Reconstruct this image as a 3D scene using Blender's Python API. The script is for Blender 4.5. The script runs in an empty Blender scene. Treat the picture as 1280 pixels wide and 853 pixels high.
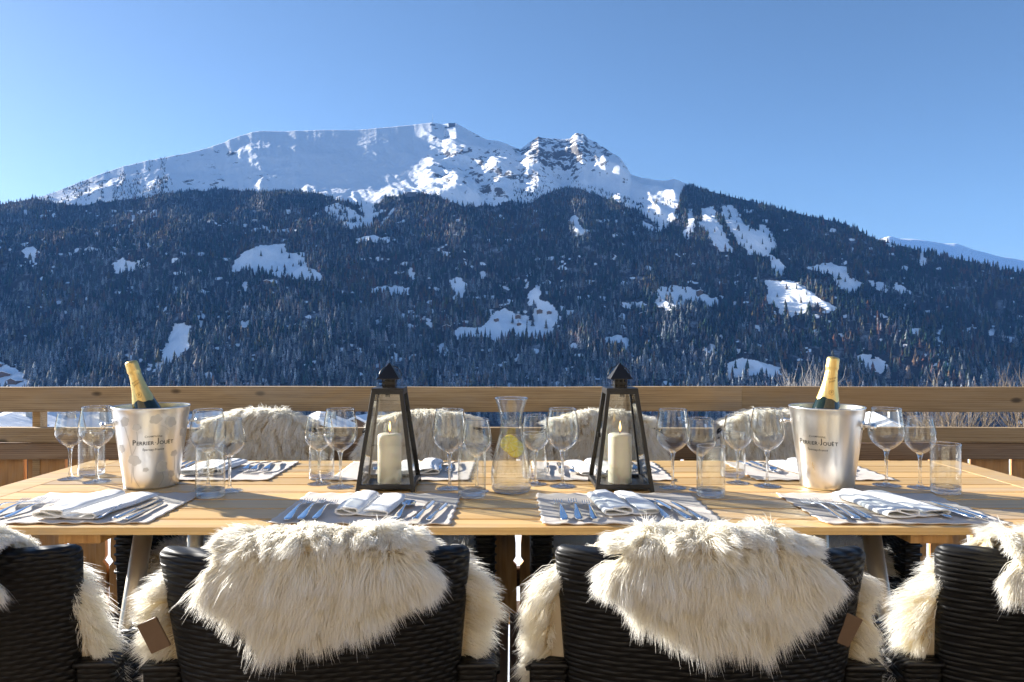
import bpy, bmesh, math, random
import numpy as np
from mathutils import Vector, Matrix, noise as mnoise
R = math.radians
S = bpy.context.scene
COL = S.collection
F, CX, CY, CAMZ, TZ = 880.0, 640.0, 426.5, 1.18, 0.75   # focal length in photo pixels, principal point, eye height, table top
rng = np.random.default_rng(7)
random.seed(7)

# ------------------------------------------------------------ helpers: objects
def link(o, parent=None):
    COL.objects.link(o)
    if parent is not None: o.parent = parent
    return o

def tag(o, label=None, cat=None, group=None, kind=None):
    if label: o['label'] = label
    if cat: o['category'] = cat
    if group: o['group'] = group
    if kind: o['kind'] = kind
    return o

def empty(name, loc, rz=0, label=None, cat=None, group=None):
    o = bpy.data.objects.new(name, None)
    o.empty_display_size = 0.05
    o.location = loc; o.rotation_euler = (0, 0, rz)
    link(o)
    return tag(o, label, cat, group)

def mesh_obj(name, verts, faces, mat, parent=None, smooth=False, mats=None, midx=None):
    me = bpy.data.meshes.new(name)
    me.from_pydata([tuple(v) for v in verts], [], [tuple(f) for f in faces])
    for m in (mats or [mat]): me.materials.append(m)
    if midx is not None: me.polygons.foreach_set('material_index', midx)
    if smooth: me.polygons.foreach_set('use_smooth', [True]*len(me.polygons))
    me.update()
    return link(bpy.data.objects.new(name, me), parent)

def np_obj(name, V, Fq, mat, parent=None, smooth=False, colors=None, attr=None):
    """fast mesh from numpy arrays; Fq is (n,3) or (n,4)"""
    V = np.asarray(V, np.float32); Fq = np.asarray(Fq, np.int32)
    me = bpy.data.meshes.new(name)
    me.vertices.add(len(V)); me.vertices.foreach_set('co', V.ravel())
    k = Fq.shape[1]
    me.loops.add(Fq.size); me.loops.foreach_set('vertex_index', Fq.ravel())
    me.polygons.add(len(Fq))
    me.polygons.foreach_set('loop_start', np.arange(0, Fq.size, k, dtype=np.int32))
    me.polygons.foreach_set('loop_total', np.full(len(Fq), k, np.int32))
    if smooth: me.polygons.foreach_set('use_smooth', np.ones(len(Fq), bool))
    me.update(calc_edges=True)
    if colors is not None:
        a = me.color_attributes.new('Col', 'FLOAT_COLOR', 'POINT')
        c = np.ones((len(V), 4), np.float32); c[:, :colors.shape[1]] = colors
        a.data.foreach_set('color', c.ravel())
    if attr:
        for an, av in attr.items():
            a = me.attributes.new(an, 'FLOAT', 'POINT'); a.data.foreach_set('value', np.asarray(av, np.float32))
    me.materials.append(mat)
    return link(bpy.data.objects.new(name, me), parent)

class MB:
    """collects simple solids and links them as ONE mesh object"""
    def __init__(s): s.v = []; s.f = []; s.sm = []
    def add(s, vs, fs, smooth=False):
        b = len(s.v); s.v += [tuple(v) for v in vs]; s.f += [tuple(b+i for i in f) for f in fs]; s.sm += [smooth]*len(fs)
    def box(s, c, d, bev=0.0, M=None):
        bm = bmesh.new(); bmesh.ops.create_cube(bm, size=1)
        for v in bm.verts: v.co = Vector((v.co.x*d[0], v.co.y*d[1], v.co.z*d[2]))
        if bev > 0: bmesh.ops.bevel(bm, geom=bm.edges[:], offset=bev, segments=2, affect='EDGES', profile=0.6)
        s.bm(bm, c, M)
    def bm(s, bm, c=(0, 0, 0), M=None, smooth=False):
        bm.verts.index_update()
        vs = []
        for v in bm.verts:
            p = v.co.copy()
            if M is not None: p = M @ p
            vs.append(p+Vector(c))
        s.add(vs, [[v.index for v in f.verts] for f in bm.faces], smooth); bm.free()
    def tube(s, pts, rad, n=8, smooth=True, cap=True, flat=1.0):
        pts = [Vector(p) for p in pts]
        if not hasattr(rad, '__len__'): rad = [rad]*len(pts)
        ref = Vector((0, 0, 1))
        d0 = (pts[1]-pts[0]).normalized()
        if abs(d0.dot(ref)) > 0.9: ref = Vector((1, 0, 0))
        vs = []; fs = []
        for i, p in enumerate(pts):
            d = (pts[min(i+1, len(pts)-1)]-pts[max(i-1, 0)]).normalized()
            a = ref.cross(d)
            if a.length < 1e-4: a = Vector((0, 1, 0)).cross(d)
            a.normalize(); b = d.cross(a)
            for k in range(n):
                t = 2*math.pi*k/n
                vs.append(p+a*(math.cos(t)*rad[i])+b*(math.sin(t)*rad[i]*flat))
        m = len(pts)
        for i in range(m-1):
            for k in range(n):
                fs.append((i*n+k, i*n+(k+1) % n, (i+1)*n+(k+1) % n, (i+1)*n+k))
        if cap: fs += [tuple(range(n))[::-1], tuple((m-1)*n+k for k in range(n))]
        s.add(vs, fs, smooth)
    def lathe(s, prof, n=40, smooth=True, c=(0, 0, 0), closed=False):
        vs = []; fs = []
        m = len(prof)
        for (r, z) in prof:
            for k in range(n):
                t = 2*math.pi*k/n
                vs.append((c[0]+r*math.cos(t), c[1]+r*math.sin(t), c[2]+z))
        for i in range(m-1 if not closed else m):
            j = (i+1) % m
            for k in range(n):
                k2 = (k+1) % n
                fs.append((i*n+k, i*n+k2, j*n+k2, j*n+k))
        s.add(vs, fs, smooth)
    def build(s, name, mat, parent=None):
        o = mesh_obj(name, s.v, s.f, mat, parent)
        o.data.polygons.foreach_set('use_smooth', s.sm)
        bm = bmesh.new(); bm.from_mesh(o.data)
        bmesh.ops.remove_doubles(bm, verts=bm.verts, dist=1e-6)
        bmesh.ops.recalc_face_normals(bm, faces=bm.faces); bm.to_mesh(o.data); bm.free()
        o.data.update()
        return o

def autosmooth(o, ang=40):
    bm = bmesh.new(); bm.from_mesh(o.data)
    for f in bm.faces: f.smooth = True
    for e in bm.edges:
        if len(e.link_faces) == 2 and e.calc_face_angle(0) > R(ang): e.smooth = False
    bm.to_mesh(o.data); bm.free()
    return o

def copy_tree(o, parent=None):
    c = o.copy(); COL.objects.link(c)
    if parent is not None: c.parent = parent
    for ch in list(o.children): copy_tree(ch, c)
    return c

def T(x, y):
    """point of the table top seen at photo pixel (x, y)"""
    d = F*(CAMZ-TZ)/(y-CY)
    return ((x-CX)*d/F, d)

# ------------------------------------------------------------ helpers: materials
def newmat(name):
    m = bpy.data.materials.new(name); m.use_nodes = True
    nt = m.node_tree; nt.nodes.clear()
    return m, nt, nt.nodes.new('ShaderNodeOutputMaterial')
def N(nt, typ, **kw):
    n = nt.nodes.new(typ)
    for k, v in kw.items():
        if k == 'inp':
            for a, b in v.items(): n.inputs[a].default_value = b
        else: setattr(n, k, v)
    return n
def L(nt, a, b): nt.links.new(a, b)
def ramp(nt, fac, stops):
    r = nt.nodes.new('ShaderNodeValToRGB'); e = r.color_ramp.elements
    while len(e) < len(stops): e.new(0.5)
    for el, (p, c) in zip(e, stops): el.position = p; el.color = (*c, 1) if len(c) == 3 else c
    L(nt, fac, r.inputs[0]); return r
def mixc(nt, fac, a, b, mode='MIX'):
    n = nt.nodes.new('ShaderNodeMix'); n.data_type = 'RGBA'; n.blend_type = mode
    for sock, v in ((n.inputs[0], fac), (n.inputs[6], a), (n.inputs[7], b)):
        if hasattr(v, 'is_output'): L(nt, v, sock)
        elif isinstance(v, (int, float)): sock.default_value = v
        else: sock.default_value = (*v, 1)
    return n.outputs[2]
def math_(nt, op, a, b=None, clamp=False):
    n = nt.nodes.new('ShaderNodeMath'); n.operation = op; n.use_clamp = clamp
    for i, v in enumerate((a, b)):
        if v is None: continue
        if hasattr(v, 'is_output'): L(nt, v, n.inputs[i])
        else: n.inputs[i].default_value = v
    return n.outputs[0]
def noise(nt, scale, detail=4, rough=0.5, vec=None, sx=None, dist=0.0):
    n = N(nt, 'ShaderNodeTexNoise', inp={'Scale': scale, 'Detail': detail, 'Roughness': rough, 'Distortion': dist})
    tc = vec
    if tc is None: tc = N(nt, 'ShaderNodeTexCoord').outputs['Object']
    if sx is not None:
        mp = N(nt, 'ShaderNodeMapping'); mp.inputs['Scale'].default_value = sx; L(nt, tc, mp.inputs[0]); tc = mp.outputs[0]
    L(nt, tc, n.inputs['Vector'])
    return n.outputs['Fac']
def bump(nt, h, strength=0.3, dist=0.01):
    b = N(nt, 'ShaderNodeBump', inp={'Strength': strength, 'Distance': dist}); L(nt, h, b.inputs['Height']); return b.outputs[0]
def pbsdf(nt, out, **inp):
    p = N(nt, 'ShaderNodeBsdfPrincipled'); L(nt, p.outputs[0], out.inputs[0])
    for k, v in inp.items():
        k = k.replace('_', ' ')
        if hasattr(v, 'is_output'): L(nt, v, p.inputs[k])
        elif k == 'Base Color' and len(v) == 3: p.inputs[k].default_value = (*v, 1)
        else: p.inputs[k].default_value = v
    return p
def simple(name, col, rough=0.5, metal=0.0, nscale=None, namt=0.15, bmp=0.0, **kw):
    m, nt, out = newmat(name)
    c = col
    if nscale:
        f = noise(nt, nscale, 5, 0.6)
        c = mixc(nt, f, tuple(x*(1-namt) for x in col), tuple(min(1, x*(1+namt)) for x in col))
    p = pbsdf(nt, out, Base_Color=c, Roughness=rough, Metallic=metal, **kw)
    if bmp: L(nt, bump(nt, noise(nt, nscale or 40, 5, 0.6), bmp, 0.002), p.inputs['Normal'])
    return m

def wood(name, c1, c2, c3, grain=(3, 60, 60), rough=0.6, knots=True, warm=None, bmp=0.3, perobj=0.0):
    m, nt, out = newmat(name)
    tc = N(nt, 'ShaderNodeTexCoord').outputs['Object']
    geo = N(nt, 'ShaderNodeNewGeometry')
    # each board (mesh island) slightly different in tone and grain position
    isl = geo.outputs['Random Per Island']
    vadd = N(nt, 'ShaderNodeVectorMath', operation='ADD')
    cmb = N(nt, 'ShaderNodeCombineXYZ'); L(nt, math_(nt, 'MULTIPLY', isl, 37.0), cmb.inputs[0]); L(nt, math_(nt, 'MULTIPLY', isl, 11.0), cmb.inputs[1])
    L(nt, tc, vadd.inputs[0]); L(nt, cmb.outputs[0], vadd.inputs[1]); tc = vadd.outputs[0]
    big = noise(nt, 1.0, 3, 0.5, tc, sx=tuple(g*0.12 for g in grain), dist=0.6)
    g1 = noise(nt, 1.0, 6, 0.65, tc, sx=grain, dist=0.4)
    g2 = noise(nt, 1.0, 3, 0.5, tc, sx=tuple(g*3.5 for g in grain))
    w = N(nt, 'ShaderNodeTexWave', wave_type='BANDS', bands_direction='Z', inp={'Scale': 1.0, 'Distortion': 9.0, 'Detail': 3.0, 'Detail Scale': 0.7})
    mp = N(nt, 'ShaderNodeMapping'); mp.inputs['Scale'].default_value = (grain[0]*0.6, grain[1]*0.6, grain[2]*0.6); L(nt, tc, mp.inputs[0]); L(nt, mp.outputs[0], w.inputs['Vector'])
    f = math_(nt, 'ADD', math_(nt, 'MULTIPLY', g1, 0.82), math_(nt, 'MULTIPLY', w.outputs['Fac'], 0.18))
    col = ramp(nt, f, [(0.25, c3), (0.5, c1), (0.75, c2)]).outputs[0]
    col = mixc(nt, math_(nt, 'MULTIPLY', g2, 0.35), col, c3)
    col = mixc(nt, math_(nt, 'MULTIPLY', math_(nt, 'SUBTRACT', big, 0.42, True), 1.9, True), col, warm or c1)
    if knots:
        vo = N(nt, 'ShaderNodeTexVoronoi', inp={'Scale': 1.0, 'Randomness': 1.0})
        mk = N(nt, 'ShaderNodeMapping'); mk.inputs['Scale'].default_value = tuple(4.2 if g < 20 else 9.0 for g in grain); L(nt, tc, mk.inputs[0]); L(nt, mk.outputs[0], vo.inputs['Vector'])
        kf = ramp(nt, vo.outputs['Distance'], [(0.0, (1, 1, 1)), (0.07, (0.8,)*3), (0.13, (0, 0, 0))]).outputs[0]
        col = mixc(nt, kf, col, tuple(x*0.25 for x in c3))
    st = noise(nt, 1.0, 5, 0.65, tc, sx=tuple(max(1.6, g*0.09) for g in grain), dist=0.8)      # greyed and rain-marked patches
    g_ = sum(c1)/3; col = mixc(nt, math_(nt, 'MULTIPLY', ramp(nt, st, [(0.50, (0, 0, 0)), (0.68, (1, 1, 1))]).outputs[0], 0.38), col, (g_*0.95, g_*0.88, g_*0.78))
    hsv = N(nt, 'ShaderNodeHueSaturation'); L(nt, col, hsv.inputs['Color'])
    L(nt, math_(nt, 'ADD', math_(nt, 'MULTIPLY', isl, 0.35), 0.83), hsv.inputs['Value'])
    p = pbsdf(nt, out, Base_Color=hsv.outputs[0], Roughness=rough)
    L(nt, bump(nt, g1, bmp, 0.003), p.inputs['Normal'])
    return m

M = {}
M['table'] = wood('oiled_teak', (0.74, 0.475, 0.185), (0.82, 0.57, 0.26), (0.54, 0.31, 0.10), (3.0, 70, 70), 0.42, knots=False, warm=(0.76, 0.48, 0.185), bmp=0.12)
M['rail'] = wood('weathered_spruce', (0.42, 0.30, 0.16), (0.52, 0.40, 0.25), (0.20, 0.13, 0.065), (3.0, 60, 60), 0.75, warm=(0.45, 0.28, 0.12), bmp=0.5)
M['rail_dark'] = wood('brown_spruce', (0.30, 0.195, 0.11), (0.40, 0.29, 0.18), (0.13, 0.075, 0.04), (3.0, 60, 60), 0.7, warm=(0.20, 0.10, 0.04), bmp=0.5)
M['picket'] = wood('orange_spruce', (0.50, 0.27, 0.085), (0.60, 0.37, 0.16), (0.28, 0.13, 0.04), (60, 60, 3.0), 0.65, warm=(0.46, 0.21, 0.05), bmp=0.4)
M['deck'] = wood('dark_deck', (0.16, 0.105, 0.065), (0.22, 0.15, 0.10), (0.07, 0.045, 0.03), (30, 2.5, 30), 0.7, bmp=0.4)
M['chalet_wood'] = simple('chalet_wood', (0.13, 0.075, 0.04), 0.8, nscale=3, namt=0.4)
M['black_metal'] = simple('black_lacquer', (0.012, 0.011, 0.011), 0.38, 0.0, nscale=60, namt=0.3, bmp=0.08)
M['leg_metal'] = simple('champagne_aluminium', (0.55, 0.50, 0.42), 0.38, 0.85, nscale=30, namt=0.06)
M['wax'] = simple('ivory_wax', (0.93, 0.88, 0.70), 0.45, nscale=12, namt=0.03, Subsurface_Weight=0.35, Subsurface_Radius=(0.02, 0.014, 0.007), Subsurface_Scale=1.0)
M['wick'] = simple('charred_wick', (0.015, 0.012, 0.01), 0.9)
M['leather'] = simple('brown_leather', (0.16, 0.10, 0.058), 0.55, nscale=60, namt=0.2, bmp=0.2)
M['hide'] = simple('sheep_hide', (0.62, 0.54, 0.40), 0.9, nscale=20, namt=0.1)

def m_emit(name, stops):
    m, nt, out = newmat(name)
    tc = N(nt, 'ShaderNodeTexCoord'); sp = N(nt, 'ShaderNodeSeparateXYZ'); L(nt, tc.outputs['Generated'], sp.inputs[0])
    r = ramp(nt, sp.outputs[2], stops)
    e = N(nt, 'ShaderNodeEmission', inp={'Strength': 1.6}); L(nt, r.outputs[0], e.inputs[0])
    tr = N(nt, 'ShaderNodeBsdfTransparent'); mx = N(nt, 'ShaderNodeMixShader')
    L(nt, ramp(nt, sp.outputs[2], [(0, (0.25,)*3), (0.4, (0.9,)*3), (1, (0.6,)*3)]).outputs[0], mx.inputs[0]); L(nt, tr.outputs[0], mx.inputs[1]); L(nt, e.outputs[0], mx.inputs[2]); L(nt, mx.outputs[0], out.inputs[0])
    return m
M['flame'] = m_emit('candle_flame', [(0, (1.0, 0.35, 0.08)), (0.35, (1.0, 0.62, 0.2)), (0.75, (1.0, 0.72, 0.28)), (1, (1.0, 0.45, 0.1))])

def m_thin(name, tint=(0.97, 0.975, 0.97), ior=1.5, gain=1.0):
    m, nt, out = newmat(name)
    tr = N(nt, 'ShaderNodeBsdfTransparent'); tr.inputs[0].default_value = (*tint, 1)
    gl = N(nt, 'ShaderNodeBsdfGlossy'); gl.inputs['Roughness'].default_value = 0.01; gl.inputs[0].default_value = (1, 1, 1, 1)
    lw = N(nt, 'ShaderNodeLayerWeight', inp={'Blend': 0.5})      # Schlick's law from the facing term, the same on both sides of the wall
    fr = math_(nt, 'ADD', math_(nt, 'MULTIPLY', math_(nt, 'POWER', lw.outputs['Facing'], 4.0), 0.95), 0.045)
    tcol = mixc(nt, math_(nt, 'POWER', lw.outputs['Facing'], 6.0), tint, (0.25, 0.27, 0.28)); L(nt, tcol, tr.inputs[0])  # dark edges of refracted light put into the tint
    mx = N(nt, 'ShaderNodeMixShader'); L(nt, math_(nt, 'MULTIPLY', fr, gain, True), mx.inputs[0])
    L(nt, tr.outputs[0], mx.inputs[1]); L(nt, gl.outputs[0], mx.inputs[2]); L(nt, mx.outputs[0], out.inputs[0])
    return m
M['thin_glass'] = m_thin('thin_glass')
M['pane_glass'] = m_thin('pane_glass', (0.93, 0.935, 0.93), 1.45)
def m_glass(name, col=(1, 1, 1), ior=1.5, rough=0.0):
    m, nt, out = newmat(name)
    g = N(nt, 'ShaderNodeBsdfGlass', inp={'IOR': ior, 'Roughness': rough}); g.inputs[0].default_value = (*col, 1)
    # clear glass also lets a share of the light straight through, so that its shadow is light
    L(nt, g.outputs[0], out.inputs[0]); return m
def m_halfglass(name, col, ior, share):
    m, nt, out = newmat(name)
    g = N(nt, 'ShaderNodeBsdfGlass', inp={'IOR': ior, 'Roughness': 0.0}); g.inputs[0].default_value = (*col, 1)
    tr = N(nt, 'ShaderNodeBsdfTransparent'); tr.inputs[0].default_value = (0.97, 0.975, 0.98, 1)
    mx = N(nt, 'ShaderNodeMixShader'); mx.inputs[0].default_value = share
    L(nt, tr.outputs[0], mx.inputs[1]); L(nt, g.outputs[0], mx.inputs[2]); L(nt, mx.outputs[0], out.inputs[0])
    return m
M['glass'] = m_halfglass('clear_glass', (0.985, 0.99, 0.99), 1.48, 0.6)
M['shell_glass'] = m_thin('blown_glass')
M['water'] = m_halfglass('clear_water', (0.99, 0.995, 0.99), 1.33, 0.2)

def m_steel(name, col, rough, aniso=False, bmp=0.0):
    m, nt, out = newmat(name)
    p = pbsdf(nt, out, Base_Color=col, Metallic=1.0, Roughness=rough)
    if aniso:
        f = noise(nt, 1, 4, 0.6, sx=(160, 160, 3))
        f2 = noise(nt, 9, 3, 0.6)
        L(nt, math_(nt, 'ADD', math_(nt, 'MULTIPLY', f, 0.10), math_(nt, 'ADD', math_(nt, 'MULTIPLY', f2, 0.16), rough-0.12)), p.inputs['Roughness'])
        L(nt, bump(nt, noise(nt, 10, 3, 0.5), 0.10, 0.004), p.inputs['Normal'])
    return m
M['cutlery'] = m_steel('polished_steel', (0.80, 0.81, 0.83), 0.10)
M['bucket'] = m_steel('brushed_steel', (0.74, 0.72, 0.69), 0.30, True)
M['bucket_in'] = m_steel('inner_steel', (0.62, 0.60, 0.50), 0.35, True)
M['etch'] = simple('matt_etching', (0.56, 0.545, 0.52), 0.5, 0.9, nscale=40, namt=0.15)
M['print'] = simple('dark_print', (0.06, 0.06, 0.06), 0.6)
def m_foil():
    m, nt, out = newmat('gold_foil')
    f = noise(nt, 55, 4, 0.6); g = noise(nt, 1, 3, 0.6, sx=(160, 160, 25))
    p = pbsdf(nt, out, Base_Color=(0.83, 0.60, 0.23), Metallic=0.85, Roughness=0.36)
    L(nt, bump(nt, math_(nt, 'ADD', f, g), 0.45, 0.0016), p.inputs['Normal'])
    return m
M['foil'] = m_foil()
M['foil_print'] = simple('foil_print', (0.25, 0.13, 0.03), 0.5, 0.4)
M['bottle'] = simple('dark_green_bottle', (0.012, 0.022, 0.008), 0.06, 0.0, Coat_Weight=0.6)
def m_linen(name, col, scale, b):
    m, nt, out = newmat(name)
    tc = N(nt, 'ShaderNodeTexCoord').outputs['Object']
    w1 = N(nt, 'ShaderNodeTexWave', wave_type='BANDS', bands_direction='X', inp={'Scale': scale, 'Distortion': 1.5, 'Detail': 1}); L(nt, tc, w1.inputs[0])
    w2 = N(nt, 'ShaderNodeTexWave', wave_type='BANDS', bands_direction='Y', inp={'Scale': scale, 'Distortion': 1.5, 'Detail': 1}); L(nt, tc, w2.inputs[0])
    w = math_(nt, 'ADD', w1.outputs['Fac'], w2.outputs['Fac'])
    n = noise(nt, 14, 4, 0.6, tc)
    c = mixc(nt, math_(nt, 'MULTIPLY', w, 0.5), tuple(x*0.88 for x in col), tuple(min(1, x*1.06) for x in col))
    c = mixc(nt, math_(nt, 'MULTIPLY', n, 0.3), c, tuple(x*0.85 for x in col))
    p = pbsdf(nt, out, Base_Color=c, Roughness=0.9)
    L(nt, bump(nt, math_(nt, 'ADD', w, math_(nt, 'MULTIPLY', n, 1.5)), b, 0.0015), p.inputs['Normal'])
    return m
M['mat'] = m_linen('natural_linen', (0.76, 0.68, 0.60), 160, 0.35)
M['hem'] = m_linen('brown_linen_hem', (0.30, 0.24, 0.19), 160, 0.35)
M['napkin'] = m_linen('white_linen', (0.92, 0.92, 0.91), 220, 0.15)
def m_lemon():
    m, nt, out = newmat('lemon_flesh')
    tc = N(nt, 'ShaderNodeTexCoord').outputs['Object']; sp = N(nt, 'ShaderNodeSeparateXYZ'); L(nt, tc, sp.inputs[0])
    r = math_(nt, 'SQRT', math_(nt, 'ADD', math_(nt, 'POWER', sp.outputs[0], 2.0), math_(nt, 'POWER', sp.outputs[1], 2.0)))
    a = math_(nt, 'ARCTAN2', sp.outputs[1], sp.outputs[0])
    seg = math_(nt, 'ABSOLUTE', math_(nt, 'SINE', math_(nt, 'MULTIPLY', a, 4.5)))
    c = mixc(nt, ramp(nt, seg, [(0.0, (1, 1, 1)), (0.25, (0, 0, 0))]).outputs[0], (0.95, 0.80, 0.05), (0.97, 0.93, 0.60))
    rr = ramp(nt, r, [(0.0, (0, 0, 0)), (0.0235, (0, 0, 0)), (0.0245, (1, 1, 1))])
    c = mixc(nt, ramp(nt, math_(nt, 'MULTIPLY', r, 20.0), [(0.47, (0, 0, 0)), (0.5, (1, 1, 1))]).outputs[0], c, (0.90, 0.62, 0.01))
    pbsdf(nt, out, Base_Color=c, Roughness=0.35, Subsurface_Weight=0.3, Subsurface_Radius=(0.01, 0.008, 0.002))
    return m
M['lemon'] = m_lemon()
def m_wicker():
    m, nt, out = newmat('black_wicker')
    tc = N(nt, 'ShaderNodeTexCoord').outputs['Object']; sp = N(nt, 'ShaderNodeSeparateXYZ'); L(nt, tc, sp.inputs[0])
    # plain weave: horizontal strands 9 mm high passing over and under uprights 18 mm apart
    zr = math_(nt, 'MULTIPLY', sp.outputs[2], 1/0.0085)
    xr = math_(nt, 'MULTIPLY', math_(nt, 'ADD', sp.outputs[0], sp.outputs[1]), math.pi/0.019)
    row = math_(nt, 'FLOOR', zr); par = math_(nt, 'MULTIPLY', row, math.pi)
    over = math_(nt, 'SINE', math_(nt, 'ADD', xr, par))
    rnd = math_(nt, 'ABSOLUTE', math_(nt, 'SINE', math_(nt, 'MULTIPLY', zr, math.pi)))
    h = math_(nt, 'MULTIPLY', math_(nt, 'ADD', math_(nt, 'MULTIPLY', over, 0.8), 0.85), math_(nt, 'POWER', rnd, 0.6))
    nz = noise(nt, 35, 3, 0.6, tc)
    c = mixc(nt, nz, (0.0045, 0.0046, 0.005), (0.011, 0.0108, 0.011))
    c = mixc(nt, math_(nt, 'MULTIPLY', h, 0.8, True), (0.0015, 0.0015, 0.0015), c)  # shade in the weave's recesses put into the colour
    p = pbsdf(nt, out, Base_Color=c, Roughness=0.5, Specular_IOR_Level=0.35)
    L(nt, bump(nt, h, 1.0, 0.0022), p.inputs['Normal'])
    return m
M['wicker'] = m_wicker()
M['wicker_trim'] = simple('black_wicker_trim', (0.007, 0.0065, 0.0065), 0.35, nscale=90, namt=0.4, bmp=0.6)

def m_fur():
    m, nt, out = newmat('sheep_fleece')
    at = N(nt, 'ShaderNodeAttribute', attribute_name='k')      # 0 at the root, 1 at the tip: wool yellows towards the root
    rn = N(nt, 'ShaderNodeAttribute', attribute_name='tone')
    c = ramp(nt, at.outputs['Fac'], [(0.0, (0.93, 0.82, 0.57)), (0.35, (0.98, 0.94, 0.82)), (1.0, (0.99, 0.988, 0.97))]).outputs[0]
    c = mixc(nt, rn.outputs['Fac'], c, (0.96, 0.92, 0.80))
    d = N(nt, 'ShaderNodeBsdfDiffuse'); t = N(nt, 'ShaderNodeBsdfTranslucent'); g = N(nt, 'ShaderNodeBsdfGlossy', inp={'Roughness': 0.45})
    L(nt, c, d.inputs[0]); L(nt, c, t.inputs[0]); g.inputs[0].default_value = (0.9, 0.88, 0.84, 1)
    a = N(nt, 'ShaderNodeMixShader'); a.inputs[0].default_value = 0.5; L(nt, d.outputs[0], a.inputs[1]); L(nt, t.outputs[0], a.inputs[2])
    b = N(nt, 'ShaderNodeMixShader'); b.inputs[0].default_value = 0.05; L(nt, a.outputs[0], b.inputs[1]); L(nt, g.outputs[0], b.inputs[2])
    L(nt, b.outputs[0], out.inputs[0]); return m
M['fur'] = m_fur()

# ------------------------------------------------------------ numpy noise
def _h(ix, iy, seed):
    n = (ix*374761393 + iy*668265263 + seed*1442695041) & 0xFFFFFFFF
    n = ((n ^ (n >> 13))*1274126177) & 0xFFFFFFFF
    n = n ^ (n >> 16)
    return (n & 0xFFFF)/65535.0*2-1
def vnoise(x, y, seed=0):
    ix = np.floor(x).astype(np.int64); iy = np.floor(y).astype(np.int64)
    fx = x-ix; fy = y-iy
    fx = fx*fx*fx*(fx*(fx*6-15)+10); fy = fy*fy*fy*(fy*(fy*6-15)+10)
    a = _h(ix, iy, seed); b = _h(ix+1, iy, seed); c = _h(ix, iy+1, seed); d = _h(ix+1, iy+1, seed)
    return (a*(1-fx)+b*fx)*(1-fy)+(c*(1-fx)+d*fx)*fy
def fbm(x, y, seed=0, octv=4, gain=0.5):
    s = 0; a = 1; t = 0
    for i in range(octv):
        s = s+a*vnoise(x*2**i+i*17.3, y*2**i-i*9.1, seed+i); t += a; a *= gain
    return s/t
def ridged(x, y, seed=0, octv=4, gain=0.55):
    s = 0; a = 1; t = 0
    for i in range(octv):
        s = s+a*(1-2*np.abs(vnoise(x*2**i+i*5.7, y*2**i+i*3.3, seed+i))); t += a; a *= gain
    return s/t
# ============================================================ MOUNTAIN
SIL = np.array([(-500, 470), (-300, 400), (-120, 300), (-60, 275), (0, 256), (40, 249), (62, 243), (100, 228), (130, 216), (155, 208), (185, 201), (205, 197.5), (250, 188),
 (275, 180), (300, 170), (315, 165.5), (325, 164), (350, 164.5), (400, 163), (450, 162.5), (500, 158), (520, 156), (540, 153.5), (553, 155.5), (560, 154.5), (570, 154), (580, 160), (606, 174),
 (625, 177), (650, 187), (655, 184), (664, 177), (673, 170.5), (678, 172.5), (700, 174), (712, 173), (717, 168.5), (722, 166), (730, 167.5), (735, 174), (745, 178), (752, 184), (765, 191), (775, 198), (783, 209), (789, 219),
 (805, 223), (830, 226.5), (842, 224), (850, 227), (870, 234), (900, 243), (960, 257), (1000, 268), (1060, 281), (1078, 291), (1090, 298), (1110, 303), (1160, 316), (1230, 331),
 (1280, 343), (1400, 372), (1800, 440)], float)
YF = 1150.0; VF = 0.118; TAN = 0.577
NU, NS = 1500, 560
us = np.linspace(-1.15, 1.15, NU); px = CX+us*F
vr = (CY-np.interp(px, SIL[:, 0], SIL[:, 1]))/F
rough_amp = np.interp(px, [0, 250, 280, 330, 540, 640, 655, 790, 800, 1280], [0.6, 0.6, 0.9, 0.5, 0.5, 0.8, 1.7, 1.7, 0.6, 0.6])
vr = vr+rough_amp/F*fbm(px/9.0, px*0+3, 21, 4, 0.6)
vsm = np.convolve(np.pad(vr, 20, 'edge'), np.ones(41)/41, 'valid')
Yr = (YF+(VF*YF+YF*0+20)/TAN)/(1-np.clip(vsm, -0.05, 0.34)/TAN)
Hr = vr*Yr
ss = np.linspace(0, 1, NS)**1.0
U, SS = np.meshgrid(us, ss)
Yg = YF+(Yr[None, :]-YF)*SS
Hf = -VF*YF
Hg = Hf+(Hr[None, :]-Hf)*SS
# slightly concave lower slope, steeper higher up
Hg -= 26*np.sin(np.pi*SS)**1.0*(Hr[None, :]-Hf)/900
Xg = U*Yg
env = np.sin(np.pi*np.clip(SS, 0, 1))**0.7
pimx = CX+F*Xg/Yg; pimy = CY-F*Hg/Yg
def smoothbox(a, lo, hi, w): return 1/(1+np.exp(-(a-lo)/w))/(1+np.exp((a-hi)/w))
wX = Xg+90*fbm(Xg/500, Yg/500, 5, 2); 
rel = 74*ridged(wX/560+0.45*Yg/560, Yg/1700+0.4, 3, 3, 0.45)+36*fbm(Xg/170, Yg/200, 11, 3)
bowl = smoothbox(pimx, 325, 530, 14)*smoothbox(pimy, 150, 248, 10)
ribs = smoothbox(pimx, 532, 705, 8)*smoothbox(pimy, 150, 262, 8)
peakm = smoothbox(pimx, 655, 800, 10)*smoothbox(pimy, 160, 215, 8)
leftm = smoothbox(pimx, 40, 330, 14)*smoothbox(pimy, 165, 252, 8)
gul = smoothbox(pimx, 800, 970, 14)*smoothbox(pimy, 230, 320, 10)
rel += 9*ridged(Xg/60+Yg/190, Yg/210, 13, 3, 0.5)
rel = rel*(1-0.8*bowl)
dg = (Xg*0.75+Yg*0.66)   # ribs run down to the left as seen from the terrace
rel += ribs*(44*ridged(dg/150, (Xg-Yg)/520, 31, 4, 0.55)+8)
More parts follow.
